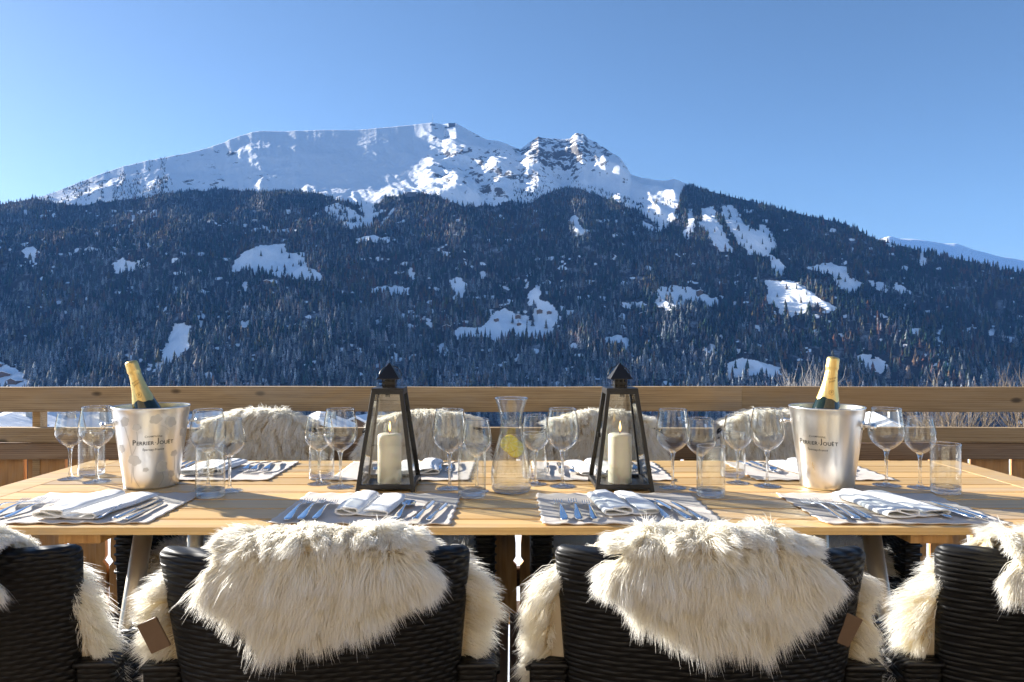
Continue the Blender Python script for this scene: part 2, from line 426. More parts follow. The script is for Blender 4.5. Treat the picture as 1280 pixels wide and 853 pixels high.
rel += bowl*(5*fbm(Xg/45+Yg/90, Yg/160, 57, 4, 0.6)+10*fbm(Xg/190, Yg/120, 58, 2))
rel += peakm*34*ridged(Xg/70, Yg/110, 41, 5, 0.6)
rel += leftm*14*ridged(Xg/90+Yg/200, Yg/260, 47, 4, 0.6)
rel += gul*20*ridged(Xg/75, Yg/500, 43, 3, 0.5)
Hg = Hg+rel*env*np.clip((1-SS)*9, 0, 1)
Hg += env*2.2*fbm(Xg/14, Yg/20, 71, 3)
pimy = CY-F*Hg/Yg; pimx = CX+F*Xg/Yg

# clearings of the forest, as outlines in the directions one sees them from the terrace
POLY = [
 [(289,341),(295,327),(304,315),(325,307),(353,305),(361,318),(379,321),(384,336),(402,342),(400,352),(371,349),(350,346),(320,339)],
 [(405,258),(420,254),(440,262),(452,270),(454,285),(438,288),(425,276),(410,270)],
 [(446,252),(470,252),(468,268),(466,284),(449,284),(454,270)],
 [(444,299),(460,294),(488,297),(486,304),(460,301),(446,304)], [(489,262),(495,257),(478,285),(473,285)],
 [(712,272),(722,270),(724,280),(735,289),(733,295),(722,292),(716,284)],
 [(948,280),(957,283),(965,296),(960,311),(950,306)], [(962,318),(972,323),(983,335),(980,347),(970,345),(965,333)],
 [(958,351),(989,350),(1003,358),(1020,370),(1047,385),(1040,390),(1022,382),(1005,392),(989,396),(975,386),(958,378)],
 [(1001,336),(1020,333),(1038,329),(1058,334),(1060,345),(1079,355),(1070,362),(1066,371),(1048,359),(1040,343),(1020,340)],
 [(1087,351),(1100,353),(1110,357),(1108,366),(1096,362),(1090,358)], [(1117,356),(1130,357),(1143,366),(1140,369),(1120,364)],
 [(820,361),(841,356),(857,358),(872,364),(898,374),(897,385),(878,381),(851,384),(838,388),(820,384)],
 [(777,378),(795,376),(809,380),(800,385),(780,385)],
 [(671,376),(686,377),(694,388),(703,399),(692,408),(698,415),(681,424),(650,421),(619,427),(606,420),(572,424),(566,413),(580,409),(599,409),(607,404),(613,396),(618,388),(630,386),(640,392),(664,397),(668,388)],
 [(545,431),(560,429),(561,446),(548,447)], [(462,359),(490,357),(511,360),(509,369),(485,368),(465,366)], [(562,350),(572,346),(583,356),(583,373),(570,372),(564,360)],
 [(756,421),(772,419),(787,424),(783,437),(768,438)], [(906,455),(929,448),(950,452),(976,460),(972,472),(940,470),(910,474)],
 [(1069,446),(1080,443),(1093,447),(1111,456),(1102,469),(1085,462),(1073,455)],
 [(217,410),(228,404),(238,407),(235,436),(222,446),(205,462),(190,466),(200,448),(207,430)],
 [(139,330),(150,325),(170,328),(168,339),(145,341)], [(28,312),(40,309),(49,314),(46,323),(30,322)], [(170,325),(182,323),(190,332),(176,336)],
 [(1138,411),(1150,410),(1152,418),(1142,419)], [(1169,421),(1178,423),(1177,429),(1170,427)], [(1234,412),(1246,411),(1247,417),(1236,419)], [(1257,420),(1270,422),(1269,430),(1258,427)],
 [(-40,440),(-10,452),(12,458),(30,468),(40,490),(-40,490)], [(1022,266),(1030,266),(1032,295),(1024,296)] and [(0,0),(1,0),(0,1)],
 [(660,365),(676,352),(672,380),(662,385)],
 # avalanche runs
 [(876,262),(890,256),(899,280),(909,300),(916,314),(901,315),(889,302),(880,283)], [(901,260),(916,254),(926,273),(939,286),(962,290),(972,306),(958,322),(936,318),(921,300),(908,283)],
 [(858,262),(866,262),(868,280),(860,300),(853,298),(862,280)], [(893,280),(900,285),(897,300),(889,296)],
 [(1005,200),(1006,200),(1005,201)],
]
# lower edge of the open snow (the tree line)
TL = np.array([(-300, 230), (20, 235), (50, 250), (62, 254), (100, 256), (155, 250), (190, 246), (219, 241), (283, 236), (327, 240), (385, 240), (400, 242), (423, 251), (444, 256), (470, 257), (480, 247), (513, 242), (544, 244),
 (578, 257), (616, 257), (640, 252), (660, 256), (690, 240), (704, 234), (743, 241), (769, 252), (795, 263), (820, 279), (832, 287), (842, 275), (850, 246), (856, 230), (900, 230), (1500, 250)], float)
def in_poly(x, y, P):
    c = np.zeros(x.shape, bool); n = len(P)
    for i in range(n):
        x1, y1 = P[i]; x2, y2 = P[(i+1) % n]
        if y1 == y2: continue
        t = ((y1 > y) != (y2 > y)) & (x < (x2-x1)*(y-y1)/(y2-y1)+x1)
        c ^= t
    return c
def clearing(x, y):
    xx = x+4.5*fbm(x/7, y/6, 81, 3, 0.7); yy = y+3.2*fbm(x/7+9, y/6, 83, 3, 0.7)
    c = np.zeros(x.shape, bool)
    for P in POLY:
        P_ = np.array(P); b = (xx > P_[:, 0].min()) & (xx < P_[:, 0].max()) & (yy > P_[:, 1].min()) & (yy < P_[:, 1].max())
        if b.any():
            idx = np.where(b); r = in_poly(xx[idx], yy[idx], P); c[idx] |= r
    # many small glades
    g = vnoise(x/11+3.1, y/6, 87)+0.6*vnoise(x/4.5, y/3, 88)+0.25*vnoise(x/70, y/40, 89)
    c |= (g > 0.88) & (y > 262)
    return c
def above_tl(x, y):
    return y+2.5*fbm(x/7, y/7, 85, 2) < np.interp(x, TL[:, 0], TL[:, 1])
open_ = (clearing(pimx, pimy) | above_tl(pimx, pimy)).astype(np.float32)
k = np.array([1, 2, 1])/4
op = open_
for _ in range(1):
    op = np.apply_along_axis(lambda r: np.convolve(r, k, 'same'), 1, op)
# front skirt and back side of the massif
Zw = Hg+CAMZ
Y0 = Yg[:1]-120; Z0 = Zw[:1]-160
back = []
for q, (dy, fz) in enumerate([(40, 0.985), (260, 0.80), (900, 0.35), (1500, -0.1)]):
    back.append((Yg[-1:]+dy, (Zw[-1:]+150)*fz-150))
YY = np.vstack([Y0, Yg]+[b[0] for b in back]); ZZ = np.vstack([Z0, Zw]+[b[1] for b in back])
XX = np.vstack([Xg[:1], Xg]+[Xg[-1:]*(1+d) for d in (0.01, 0.06, 0.2, 0.35)])
OO = np.vstack([op[:1]*0, op]+[op[-1:]]*4)
rockw = (0.25+0.9*peakm+0.30*leftm+0.4*ribs-0.22*bowl+0.1*gul)
RW = np.vstack([rockw[:1], rockw]+[rockw[-1:]]*4)
nr = YY.shape[0]
Vm = np.stack([XX, YY, ZZ], -1).reshape(-1, 3)
ii, jj = np.meshgrid(np.arange(nr-1), np.arange(NU-1), indexing='ij')
a = (ii*NU+jj).ravel(); Fm = np.stack([a, a+1, a+NU+1, a+NU], 1)

def m_mountain():
    m, nt, out = newmat('snow_and_rock')
    geo = N(nt, 'ShaderNodeNewGeometry'); P = geo.outputs['Position']
    at = N(nt, 'ShaderNodeAttribute', attribute_name='open'); rk = N(nt, 'ShaderNodeAttribute', attribute_name='rock')
    n1 = noise(nt, 1, 6, 0.7, P, sx=(0.03, 0.02, 0.032)); n2 = noise(nt, 1, 5, 0.65, P, sx=(0.006, 0.006, 0.012)); n3 = noise(nt, 1, 4, 0.6, P, sx=(0.2, 0.2, 0.2))
    sp = N(nt, 'ShaderNodeSeparateXYZ'); L(nt, geo.outputs['Normal'], sp.inputs[0])
    steep = math_(nt, 'SUBTRACT', 0.93, sp.outputs[2])
    s = math_(nt, 'ADD', math_(nt, 'MULTIPLY', steep, 0.55), math_(nt, 'MULTIPLY', math_(nt, 'SUBTRACT', n1, 0.5), 1.5))
    s = math_(nt, 'ADD', s, math_(nt, 'MULTIPLY', math_(nt, 'SUBTRACT', n2, 0.5), 0.9))
    s = math_(nt, 'ADD', s, math_(nt, 'MULTIPLY', math_(nt, 'SUBTRACT', rk.outputs['Fac'], 1.0), 0.34))
    rock = ramp(nt, s, [(0.10, (0, 0, 0)), (0.16, (1, 1, 1))]).outputs[0]
    rc = mixc(nt, n3, (0.075, 0.068, 0.062), (0.17, 0.155, 0.14))
    snow = mixc(nt, n2, (0.86, 0.87, 0.89), (0.93, 0.935, 0.94))
    c = mixc(nt, rock, snow, rc)
    fl = mixc(nt, ramp(nt, n1, [(0.52, (0, 0, 0)), (0.70, (1, 1, 1))]).outputs[0], (0.035, 0.03, 0.025), (0.30, 0.31, 0.33))  # forest floor: understory, with shade between the trees put into the colour
    c = mixc(nt, ramp(nt, at.outputs['Fac'], [(0.35, (0, 0, 0)), (0.65, (1, 1, 1))]).outputs[0], fl, c)
    p = pbsdf(nt, out, Base_Color=c, Roughness=0.75, Specular_IOR_Level=0.15)
    L(nt, bump(nt, math_(nt, 'ADD', n1, math_(nt, 'MULTIPLY', n3, 0.3)), 0.6, 5.0), p.inputs['Normal'])
    return m
M['mountain'] = m_mountain()
mt = np_obj('mountain', Vm, Fm, M['mountain'], smooth=True, attr={'open': OO.ravel(), 'rock': RW.ravel()})
tag(mt, kind='structure')

def on_mountain(x, y):
    """point of the mountain side seen in the direction of photo pixel (x, y)"""
    j = int(np.clip(round(((x-CX)/F-us[0])/(us[1]-us[0])), 0, NU-1))
    col = pimy[:, j]; vis = np.minimum.accumulate(col)
    i = int(np.argmax(vis <= y)); i = max(i, 1)
    return Vector((Xg[i, j], Yg[i, j], Zw[i, j]))

# ------------------------------------------------------------ FOREST (one mass)
def m_forest():
    m, nt, out = newmat('spruce_needles')
    ca = N(nt, 'ShaderNodeAttribute', attribute_name='Col'); fr = N(nt, 'ShaderNodeAttribute', attribute_name='frost')
    geo = N(nt, 'ShaderNodeNewGeometry')
    n1 = noise(nt, 1, 3, 0.7, geo.outputs['Position'], sx=(0.9, 0.9, 0.5))
    f = math_(nt, 'MULTIPLY', fr.outputs['Fac'], ramp(nt, n1, [(0.40, (0.05,)*3), (0.60, (1, 1, 1))]).outputs[0])
    c = mixc(nt, f, ca.outputs['Color'], (0.66, 0.68, 0.72))
    pbsdf(nt, out, Base_Color=c, Roughness=0.9, Specular_IOR_Level=0.1)
    return m
M['forest'] = m_forest()

def spruce_arrays(P, Ht, seed, tiers=3, nv=7, slim=0.15):
    """P (n,3) foot points, Ht heights -> verts, tris, per-vertex k (0 edge .. 1 tip)"""
    r = np.random.default_rng(seed); n = len(P)
    Vs = []; Fs = []; K = []
    per = nv+1; fat = np.random.default_rng(seed+1).uniform(0.75, 1.45, (n, 1)) if n > 1 else 1.0
    for t in range(tiers):
        z0 = [0.06, 0.33, 0.60][t] if tiers == 3 else 0.04+0.9*t/tiers
        z1 = [0.55, 0.80, 1.0][t] if tiers == 3 else min(1.0, z0+1.5/tiers)
        rad = (1-z0)*slim*1.25
        ang = (np.arange(nv)/nv*2*np.pi)[None, :]+r.uniform(0, 6.28, (n, 1))
        rr = rad*Ht[:, None]*r.uniform(0.55, 1.25, (n, nv))*fat
        zz = P[:, 2:3]+Ht[:, None]*(z0+r.uniform(-0.05, 0.05, (n, nv)))
        ring = np.stack([P[:, 0:1]+rr*np.cos(ang), P[:, 1:2]+rr*np.sin(ang), zz], -1)
        apex = np.stack([P[:, 0], P[:, 1], P[:, 2]+Ht*z1], -1)[:, None]
        V = np.concatenate([apex, ring], 1)         # n, per, 3
        base = (np.arange(n)*per)[:, None]+t*n*per
        k = np.arange(nv)
        tri = np.stack([np.zeros(nv, int), 1+k, 1+(k+1) % nv], 1)
        Fs.append((base[:, :, None]+tri[None]).reshape(-1, 3)); Vs.append(V.reshape(-1, 3))
        kk = np.zeros((n, per)); kk[:, 0] = 1; K.append(kk.ravel())
    return np.concatenate(Vs), np.concatenate(Fs), np.concatenate(K), np.tile(np.repeat(np.arange(n), per), tiers)

NT = 78000
r_ = np.random.default_rng(5)
cand = NT*3
cu = r_.uniform(-0.84, 0.84, cand); cs = r_.uniform(0, 1, cand)
jf = (cu-us[0])/(us[1]-us[0]); j0 = np.clip(jf.astype(int), 0, NU-2); jf = jf-j0
sf = cs*(NS-1); s0 = np.clip(sf.astype(int), 0, NS-2); sf = sf-s0
def bil(A): return (A[s0, j0]*(1-sf)+A[s0+1, j0]*sf)*(1-jf)+(A[s0, j0+1]*(1-sf)+A[s0+1, j0+1]*sf)*jf
tx, ty, tz = bil(Xg), bil(Yg), bil(Zw)
ix = CX+F*tx/ty; iy = CY-F*(tz-CAMZ)/ty
area = ty*np.interp(cu, us, Yr-YF)
keep = r_.uniform(0, 1, cand) < area/area.max()*np.interp(iy, [200, 300, 520], [1.0, 0.9, 0.75])
clr = clearing(ix, iy); atl = above_tl(ix, iy)
# scattered trees above the tree line and on the rocky clearings
sc = np.zeros(cand)
sc += 0.55*((ix < 215) & (iy < 252) & (iy > np.interp(ix, SIL[:, 0], SIL[:, 1])-2) & (vnoise(ix/9, iy/40, 91) > 0.05))
sc += 0.6*((ix > 170) & (ix < 212) & (vnoise(ix/7, iy/14, 92) > -0.1))
band = np.interp(ix, [640, 655, 700, 740, 800, 846], [214, 215, 222, 236, 256, 290])
sc += 0.5*((ix > 690) & (ix < 850) & (np.abs(iy-band) < 2.5))
sc += 0.75*((ix > 641) & (ix < 680) & (iy > 216+np.abs(ix-655)*0.5) & (iy < 256) & (vnoise(ix/8, iy/8, 93) > -0.25))
sc += 0.35*((ix > 770) & (ix < 860) & (iy > 248) & (vnoise(ix/5, iy/14, 94) > 0.05))
sc += 0.30*((ix > 404) & (ix < 455) & (iy > 252) & (iy < 288))
keep &= (~(clr | atl)) | (r_.uniform(0, 1, cand) < sc*0.8) | ((ix > 40) & (r_.uniform(0, 1, cand) < 0.03) & clr)
thin = vnoise(ix/26, iy/16, 95)+0.5*vnoise(ix/9, iy/7, 96)
keep &= (r_.uniform(0, 1, cand) < np.clip(1.25-1.2*np.clip(thin-0.25, 0, 1), 0.1, 1))
tx, ty, tz, ix, iy = [q[keep][:NT] for q in (tx, ty, tz, ix, iy)]
n = len(tx); print('forest trees', n)
hts = (13+17*r_.uniform(0, 1, n)**1.3)*np.interp(iy, [150, 235, 330, 520], [0.38, 0.50, 0.68, 0.95])*np.where(iy < np.interp(ix, TL[:, 0], TL[:, 1]), 0.7, 1)*np.where(r_.uniform(size=n) < 0.08, 1.25, 1)
ser = vnoise(ix/60, iy/35, 97)+0.7*vnoise(ix/17, iy/12, 98)
larch = (r_.uniform(size=n) < np.clip(0.18+0.75*ser, 0.03, 0.8))
frost = np.clip(-0.06+np.interp(iy, [240, 330, 400, 480, 520], [0.0, 0.03, 0.12, 0.34, 0.42])+0.30*vnoise(ix/30, iy/18, 99)+0.75*r_.uniform(0, 1, n)**3.5-0.05-0.25*(ix > 900)*(iy < 480), 0.02, 0.95)
cd = np.stack([r_.uniform(0.008, 0.026, n), r_.uniform(0.016, 0.040, n), r_.uniform(0.012, 0.026, n)], 1)
cl = np.stack([r_.uniform(0.05, 0.12, n), r_.uniform(0.04, 0.08, n), r_.uniform(0.018, 0.03, n)], 1)
colr = np.where(larch[:, None], cl, cd)
V, Fc, K, own = spruce_arrays(np.stack([tx, ty, tz-0.5], 1), hts, 4, 3, 6, 0.165)
fo = np_obj('forest', V, Fc, M['forest'], colors=colr[own], attr={'frost': frost[own]*(0.75+0.25*K)})
tag(fo, label='dark frosted spruce and larch forest covering the mountain side', cat='forest', kind='stuff')

# ------------------------------------------------------------ lone spruces on the clearings
def lone_spruce(p, h, label, brown=False, seed=0, group='lone spruces on the snowy clearings'):
    e = empty('spruce_tree', p, 0, label, 'tree', group)
    V, Fc, K, own = spruce_arrays(np.array([[0, 0, h*0.04]]), np.array([h]), seed, 7, 11, 0.17)
    c = np.array([[0.12, 0.085, 0.035]] if brown else [[0.022, 0.038, 0.024]])
    o = np_obj('crown', V, Fc, M['forest'], e, colors=c[own], attr={'frost': np.full(len(V), 0.22)})
    m = MB(); m.tube([(0, 0, -1.5), (0, 0, h*0.3)], [h*0.018, h*0.01], 6); m.build('trunk', M['chalet_wood'], e)
    return e
LONE = [(996, 362, 15, 0, 'tallest lone spruce on the snowfield, brownish, at its centre'), (971, 371, 12, 0, 'lone dark spruce at the west end of the sloping snowfield'), (981, 381, 10, 0, 'lone spruce low on the snowfield, close to its lower west edge'),
 (1001.6, 379, 16, 1, 'broad brown larch standing in the lower half of the snowfield'), (1008, 368, 9, 0, 'small lone spruce just right of the tallest one on the snowfield'), (1019, 382, 11, 0, 'lone spruce above the lower right point of the snowfield'), (1012, 379, 8, 0, 'smallest lone spruce between two others on the snowfield'),
 (1057, 352, 13, 0, 'dark lone spruce at the upper right of the higher snow patch'), (1048, 356, 11, 0, 'lone spruce low in the higher snow patch below the ridge'),
 (640, 404, 19, 0, 'tall dark spruce rising beside the hamlet huts'), (683, 411, 21, 1, 'tall frosted larch right of the sunny hamlet meadow'), (666, 403, 16, 1, 'reddish brown tree between the hamlet and the upper huts'),
 (386, 354, 17, 0, 'dark spruce at the lower right tip of the big meadow'), (398, 355, 15, 0, 'second spruce below the tip of the big meadow'), (352, 352, 12, 0, 'dark spruce below the middle of the big meadow')]
for i, (x, y, h, br, lb) in enumerate(LONE):
    lone_spruce(on_mountain(x, y+1), h, lb, bool(br), 100+i)

# ------------------------------------------------------------ far snowy ridge to the right
FR = np.array([(700, 430), (950, 350), (1040, 318), (1080, 306), (1100, 299), (1112, 295.5), (1124, 298.5), (1140, 299), (1160, 301.5), (1180, 304.5), (1195, 304.5), (1220, 313), (1250, 321), (1280, 325.5), (1330, 330), (1500, 345), (1900, 400)], float)
u2 = np.linspace(0.1, 1.4, 420); p2 = CX+u2*F; v2 = (CY-np.interp(p2, FR[:, 0], FR[:, 1]))/F+0.5/F*fbm(p2/12, p2*0, 61, 3)
s2 = np.linspace(0, 1, 120); Y2r = 6200.0
Y2 = 3900+(Y2r-3900)*s2[:, None]+0*u2[None, :]; H2 = -200+(v2[None, :]*Y2r+200)*s2[:, None]
X2 = u2[None, :]*(0.35+0.65*Y2/Y2r)*Y2r; X2 = u2[None, :]*Y2
H2 = H2+np.sin(np.pi*s2[:, None])**0.6*70*ridged(X2/420+Y2/700, Y2/900, 63, 4)
Vf = np.stack([X2, Y2, H2+CAMZ], -1)
Vb = Vf[-1:].copy(); Vb[..., 1] += 1500; Vb[..., 2] -= 900
Vf = np.concatenate([Vf, Vb]).reshape(-1, 3); nr2 = 121; nc2 = 420
ii, jj = np.meshgrid(np.arange(nr2-1), np.arange(nc2-1), indexing='ij'); a = (ii*nc2+jj).ravel()
o = np_obj('far_mountain', Vf, np.stack([a, a+1, a+nc2+1, a+nc2], 1), M['mountain'], smooth=True, attr={'open': np.ones(len(Vf)), 'rock': np.full(len(Vf), 0.35)})
tag(o, kind='structure')

# ------------------------------------------------------------ snowy ground below the terrace
def gz(x, y):
    yy = np.maximum(y, 0)
    z = -3.2-0.132*yy
    z = z+np.clip(yy/60, 0, 1)*(1.6*fbm(x/28, y/28, 51, 3))+0.25*fbm(x/5, y/5, 53, 2)
    return z
gx = np.sign(np.linspace(-1, 1, 240))*np.abs(np.linspace(-1, 1, 240))**2.2*2600
gy = np.concatenate([np.linspace(-2500, -40, 14), np.linspace(-30, 1290, 300)])
GX, GY = np.meshgrid(gx, gy); GZ = gz(GX, GY)
Vg = np.stack([GX, GY, GZ], -1).reshape(-1, 3); a = (np.arange(len(gy)-1)[:, None]*240+np.arange(239)[None, :]).ravel()
def m_snow():
    m, nt, out = newmat('snow')
    geo = N(nt, 'ShaderNodeNewGeometry'); P = geo.outputs['Position']
    n1 = noise(nt, 1, 4, 0.5, P, sx=(0.5, 0.5, 0.5)); n2 = noise(nt, 8, 4, 0.6, P)
    p = pbsdf(nt, out, Base_Color=mixc(nt, n1, (0.80, 0.82, 0.86), (0.90, 0.905, 0.91)), Roughness=0.7, Specular_IOR_Level=0.2)
    L(nt, bump(nt, math_(nt, 'ADD', n1, math_(nt, 'MULTIPLY', n2, 0.1)), 0.5, 0.3), p.inputs['Normal']); return m
M['snow'] = m_snow()
gr = np_obj('ground', Vg, np.stack([a, a+1, a+241, a+240], 1), M['snow'], smooth=True); tag(gr, kind='structure')

# ------------------------------------------------------------ chalets
def chalet(p, w, d, h, rz, label, group, snow=0.5, roofh=0.32, chim=True, wins=True):
    e = empty('chalet', p, rz, label, 'chalet', group)
    hh = h; rh = w*roofh/2*1.15
    m = MB(); m.add([(-w/2, -d/2, -6), (w/2, -d/2, -6), (w/2, d/2, -6), (-w/2, d/2, -6), (-w/2, -d/2, hh), (w/2, -d/2, hh), (w/2, d/2, hh), (-w/2, d/2, hh), (0, -d/2, hh+rh), (0, d/2, hh+rh)],
        [(0, 1, 5, 8, 4), (3, 7, 9, 6, 2), (0, 4, 7, 3), (1, 2, 6, 5), (4, 8, 9, 7), (5, 6, 9, 8)])
    m.build('wall', M['chalet_wood'], e)
    def slab(t0, t1, ov, name, mat):
        m = MB()
        for s in (-1, 1):
            x1 = s*(w/2+ov); z1 = hh-ov*rh/(w/2); y0, y1 = -d/2-ov, d/2+ov
            vs = [(0, y0, hh+rh+t0), (x1, y0, z1+t0), (x1, y1, z1+t0), (0, y1, hh+rh+t0), (0, y0, hh+rh+t1), (x1, y0, z1+t1*0.8), (x1, y1, z1+t1*0.8), (0, y1, hh+rh+t1)]
            fs = [(0, 1, 2, 3), (4, 7, 6, 5), (0, 4, 5, 1), (1, 5, 6, 2), (2, 6, 7, 3)]
            m.add(vs, fs)
        return m.build(name, mat, e)
    rf = slab(0.02, 0.25, w*0.1, 'roof', M['chalet_wood'])
    if chim:
        m = MB(); m.box((w*0.18, d*0.15, hh+rh*0.7+0.7), (0.8, 0.8, 2.0)); c = m.build('chimney', M['stone'], e)
    if snow: slab(0.26, 0.26+snow, w*0.09, 'roof_snow', M['snow'])
    if wins:
        for s in (-1, 1):
            for k in range(2):
                m = MB(); m.box((s*w*0.22, -d/2-0.04, hh*0.3+k*hh*0.42), (w*0.12, 0.12, hh*0.2)); m.build('window', M['dark_window'], e)
    return e
M['stone'] = simple('rendered_stone', (0.5, 0.48, 0.44), 0.9, nscale=3, namt=0.2)
M['dark_window'] = simple('dark_window', (0.03, 0.035, 0.045), 0.15)
def at_ground(x, Y):
    X = (x-CX)/F*Y; return Vector((X, Y, float(gz(np.array([X]), np.array([Y]))[0])))
VILL = [  # photo x, distance, width, depth, seen ridge pixel y, rotation, label
 (12, 62, 7.5, 9, 517, 0.35, 'snow-covered chalet roof seen in the rail gap, first from its left end'),
 (66, 84, 9, 8, 515, -0.5, 'dark gabled chalet under thick snow, seen in the gap next to the fence post'),
 (38, 120, 9, 9, 513, 1.2, 'small far chalet roof peeping out behind the leftmost roofs'),
 (105, 58, 7, 8, 521, 0.15, 'low snowy roof right behind the first pair of wine glasses'),
 (150, 105, 12, 9, 514, 0.9, 'snowy roof seen past the flower-etched bucket'),
 (262, 74, 8, 8, 515, -0.35, 'white roof seen through the glasses right of the flower-etched bucket'),
 (305, 96, 9, 9, 513, 0.5, 'snowy roof peeping over the leftmost far sheepskin'),
 (400, 62, 5.5, 7, 518, 0.25, 'low snowy roof behind the pair of glasses left of the first lantern'),
 (462, 110, 6, 6, 517, -0.4, 'white gabled roof touching the left post of the first lantern'),
 (1102, 60, 6.5, 8, 520, -0.3, 'snowy roof behind the large glass right of the plain bucket')]
for (x, Y, w, d, ty_, rz, lb) in VILL:
    p = at_ground(x, Y); top = CAMZ-(ty_-CY)*Y/F
    rh = w*0.32/2*1.15; h = top-0.7-rh-p.z
    chalet(p, w, d, max(h, 2.0), rz, lb, 'snow-roofed chalets below the terrace', snow=0.45)
HUTS = [(558, 412, 16, 9, 5, 0.1, 'long wooden barn at the left edge of the hamlet clearing'), (621, 402, 8, 8, 4, 0.6, 'small dark hut in the middle of the hamlet clearing'), (648, 398, 12, 7, 4, 0.0, 'wooden hut with a snowy roof above the sunny meadow'),
 (649, 407, 9, 6, 3, 0.1, 'low brown hut at the edge of the sunlit meadow'), (675, 391, 12, 7, 4, 0.1, 'left hut of the upper pair above the hamlet'), (687, 392, 10, 6, 3, -0.2, 'right hut of the upper pair above the hamlet'),
 (874, 368, 12, 9, 7, 0.2, 'tall house at the edge of the wide snowfield'), (806, 395, 18, 8, 5, 0, 'long pale house among the trees below the wide snowfield'),
 (776, 432, 9, 7, 4, 0.3, 'hut on the small snow patch behind the second lantern'), (334, 354, 13, 8, 3.5, 0.1, 'snow-roofed hut under the big meadow'), (300, 368, 10, 8, 4, 0.2, 'hut with a bright roof left below the big meadow'),
 (4, 470, 24, 18, 3, 0.5, 'snowy village roof lowest at the left edge above the rail'), (20, 478, 20, 15, 3, -0.3, 'snowy village roof just above the rail beside the rising steam'), (-4, 458, 20, 14, 3, 0.2, 'uppermost village roof at the left edge of the view')]
for (x, y, w, d, h, rz, lb) in HUTS:
    chalet(on_mountain(x, y), w, d, h, rz, lb, 'huts and houses on the mountain side', snow=1.0, chim=False, wins=False)
# cable car stations, mast and pylon
p = on_mountain(562, 160); 
e = empty('summit_station', (p.x+8, p.y+8, p.z), 0, 'dark cable car station on the mountain top', 'station')
s_ = p.y/F
m = MB(); m.box((0, 0, 6), (8*s_, 14, 12+10)); m.box((-6*s_, 0, 2), (6*s_, 10, 6)); m.build('hall', M['station'] if 'station' in M else simple('station_cladding', (0.08, 0.09, 0.11), 0.7), e)
m = MB(); m.box((0, 0, 18.5), (9*s_, 16, 2.2), 0.3); m.build('roof', M['dark_window'], e)
p = on_mountain(541, 157)
e = empty('radio_mast', p, 0, 'thin lattice radio mast on the left summit shoulder', 'mast')
m = MB(); m.tube([(0, 0, -3), (0, 0, 50)], [0.5, 0.3], 6); m.build('pole', M['mast'] if 'mast' in M else simple('mast_grey', (0.4, 0.42, 0.45), 0.6), e)
m = MB(); [m.box((0, 0, z), (3, 0.6, 1.2)) for z in (20, 30, 40)]; m.build('antenna', bpy.data.materials['mast_grey'], e)
m = MB(); m.box((0, 4, 2), (22, 10, 7)); m.build('hut', bpy.data.materials['station_cladding'], e)
for (x, y, lb) in [(557, 170, 'cable car pylon on the snow face below the summit'), (507, 246, 'cable car pylon beside the middle station')]:
    p = on_mountain(x, y); e = empty('cable_pylon', p, 0, lb, 'pylon', 'cable car pylons')
    m = MB(); [m.tube([(sx*3, sy*3, -4), (sx*0.8, sy*0.8, 26)], 0.45, 5) for sx in (-1, 1) for sy in (-1, 1)]; [m.box((0, 0, z), (5-z*0.13, 5-z*0.13, 0.4)) for z in (6, 13, 20)]; m.build('tower', bpy.data.materials['mast_grey'], e)
    m = MB(); m.box((0, 0, 26.5), (11, 1.2, 1.4)); m.build('crossarm', bpy.data.materials['mast_grey'], e)
p = on_mountain(515, 247); e = empty('middle_station', p, 0.1, 'dark middle cable car station at the tree line', 'station')
m = MB(); m.box((0, 0, 6), (26, 16, 14)); m.box((-10, -3, 3), (14, 12, 8)); m.build('hall', bpy.data.materials['station_cladding'], e)
m = MB(); m.box((0, 0, 13.8), (30, 20, 1.4)); m.build('roof', M['snow'], e)

# ------------------------------------------------------------ bare trees beyond the rail
M['frosted_bark'] = simple('frosted_bark', (0.34, 0.31, 0.28), 0.85, nscale=8, namt=0.25)
M['bark'] = simple('pale_bark', (0.22, 0.165, 0.11), 0.85, nscale=8, namt=0.25)
def bare_tree(p, h, spread, label, seed, mat, cat='tree'):
    r = random.Random(seed)
    e = empty('bare_tree', p, 0, label, cat, 'bare trees beyond the terrace')
    tr = MB(); cr_p = []
    tr.tube([(0, 0, -1), (0, 0, h*0.18)], [h*0.028, h*0.02], 8); tr.build('trunk', mat, e)
    Vv = []; Ff = []
    def seg(a, b, ra, rb):
        d = (b-a).normalized(); x = d.cross(Vector((0.3, 0.2, 1))).normalized(); y = d.cross(x); base = len(Vv)
        for (c, q) in ((a, ra), (b, rb)):
            for k in range(3):
                t = k*2.0944; Vv.append(c+x*math.cos(t)*q+y*math.sin(t)*q)
        for k in range(3): Ff.append((base+k, base+(k+1) % 3, base+3+(k+1) % 3, base+3+k))
    def grow(a, d, ln, rad, lev):
        b = a; dd = d.copy()
        for i in range(3):
            c = b+dd*ln/3; seg(b, c, rad*(1-i*0.2), rad*(0.8-i*0.2)); b = c
            dd = (dd+Vector((r.uniform(-1, 1), r.uniform(-1, 1), r.uniform(-0.4, 0.9)))*0.22).normalized()
            if lev < 4 and (i > 0 or lev < 3):
                nn = 1 if lev > 1 else 2
                for _ in range(nn+(r.random() < 0.5)):
                    q = (dd+Vector((r.uniform(-1, 1)*spread, r.uniform(-1, 1)*spread, r.uniform(-0.3, 0.6)))*0.85).normalized()
                    grow(b, q, ln*r.uniform(0.55, 0.75), max(rad*0.5, 0.009), lev+1)
    for k in range(7):
        t = k*0.9+r.random(); q = Vector((math.cos(t)*spread*0.8, math.sin(t)*spread*0.8, 1)).normalized()
        grow(Vector((0, 0, h*r.uniform(0.08, 0.18))), q, h*0.38, h*0.010, 1)
    np_obj('crown', np.array([tuple(v) for v in Vv]), np.array(Ff), mat, e)
    return e
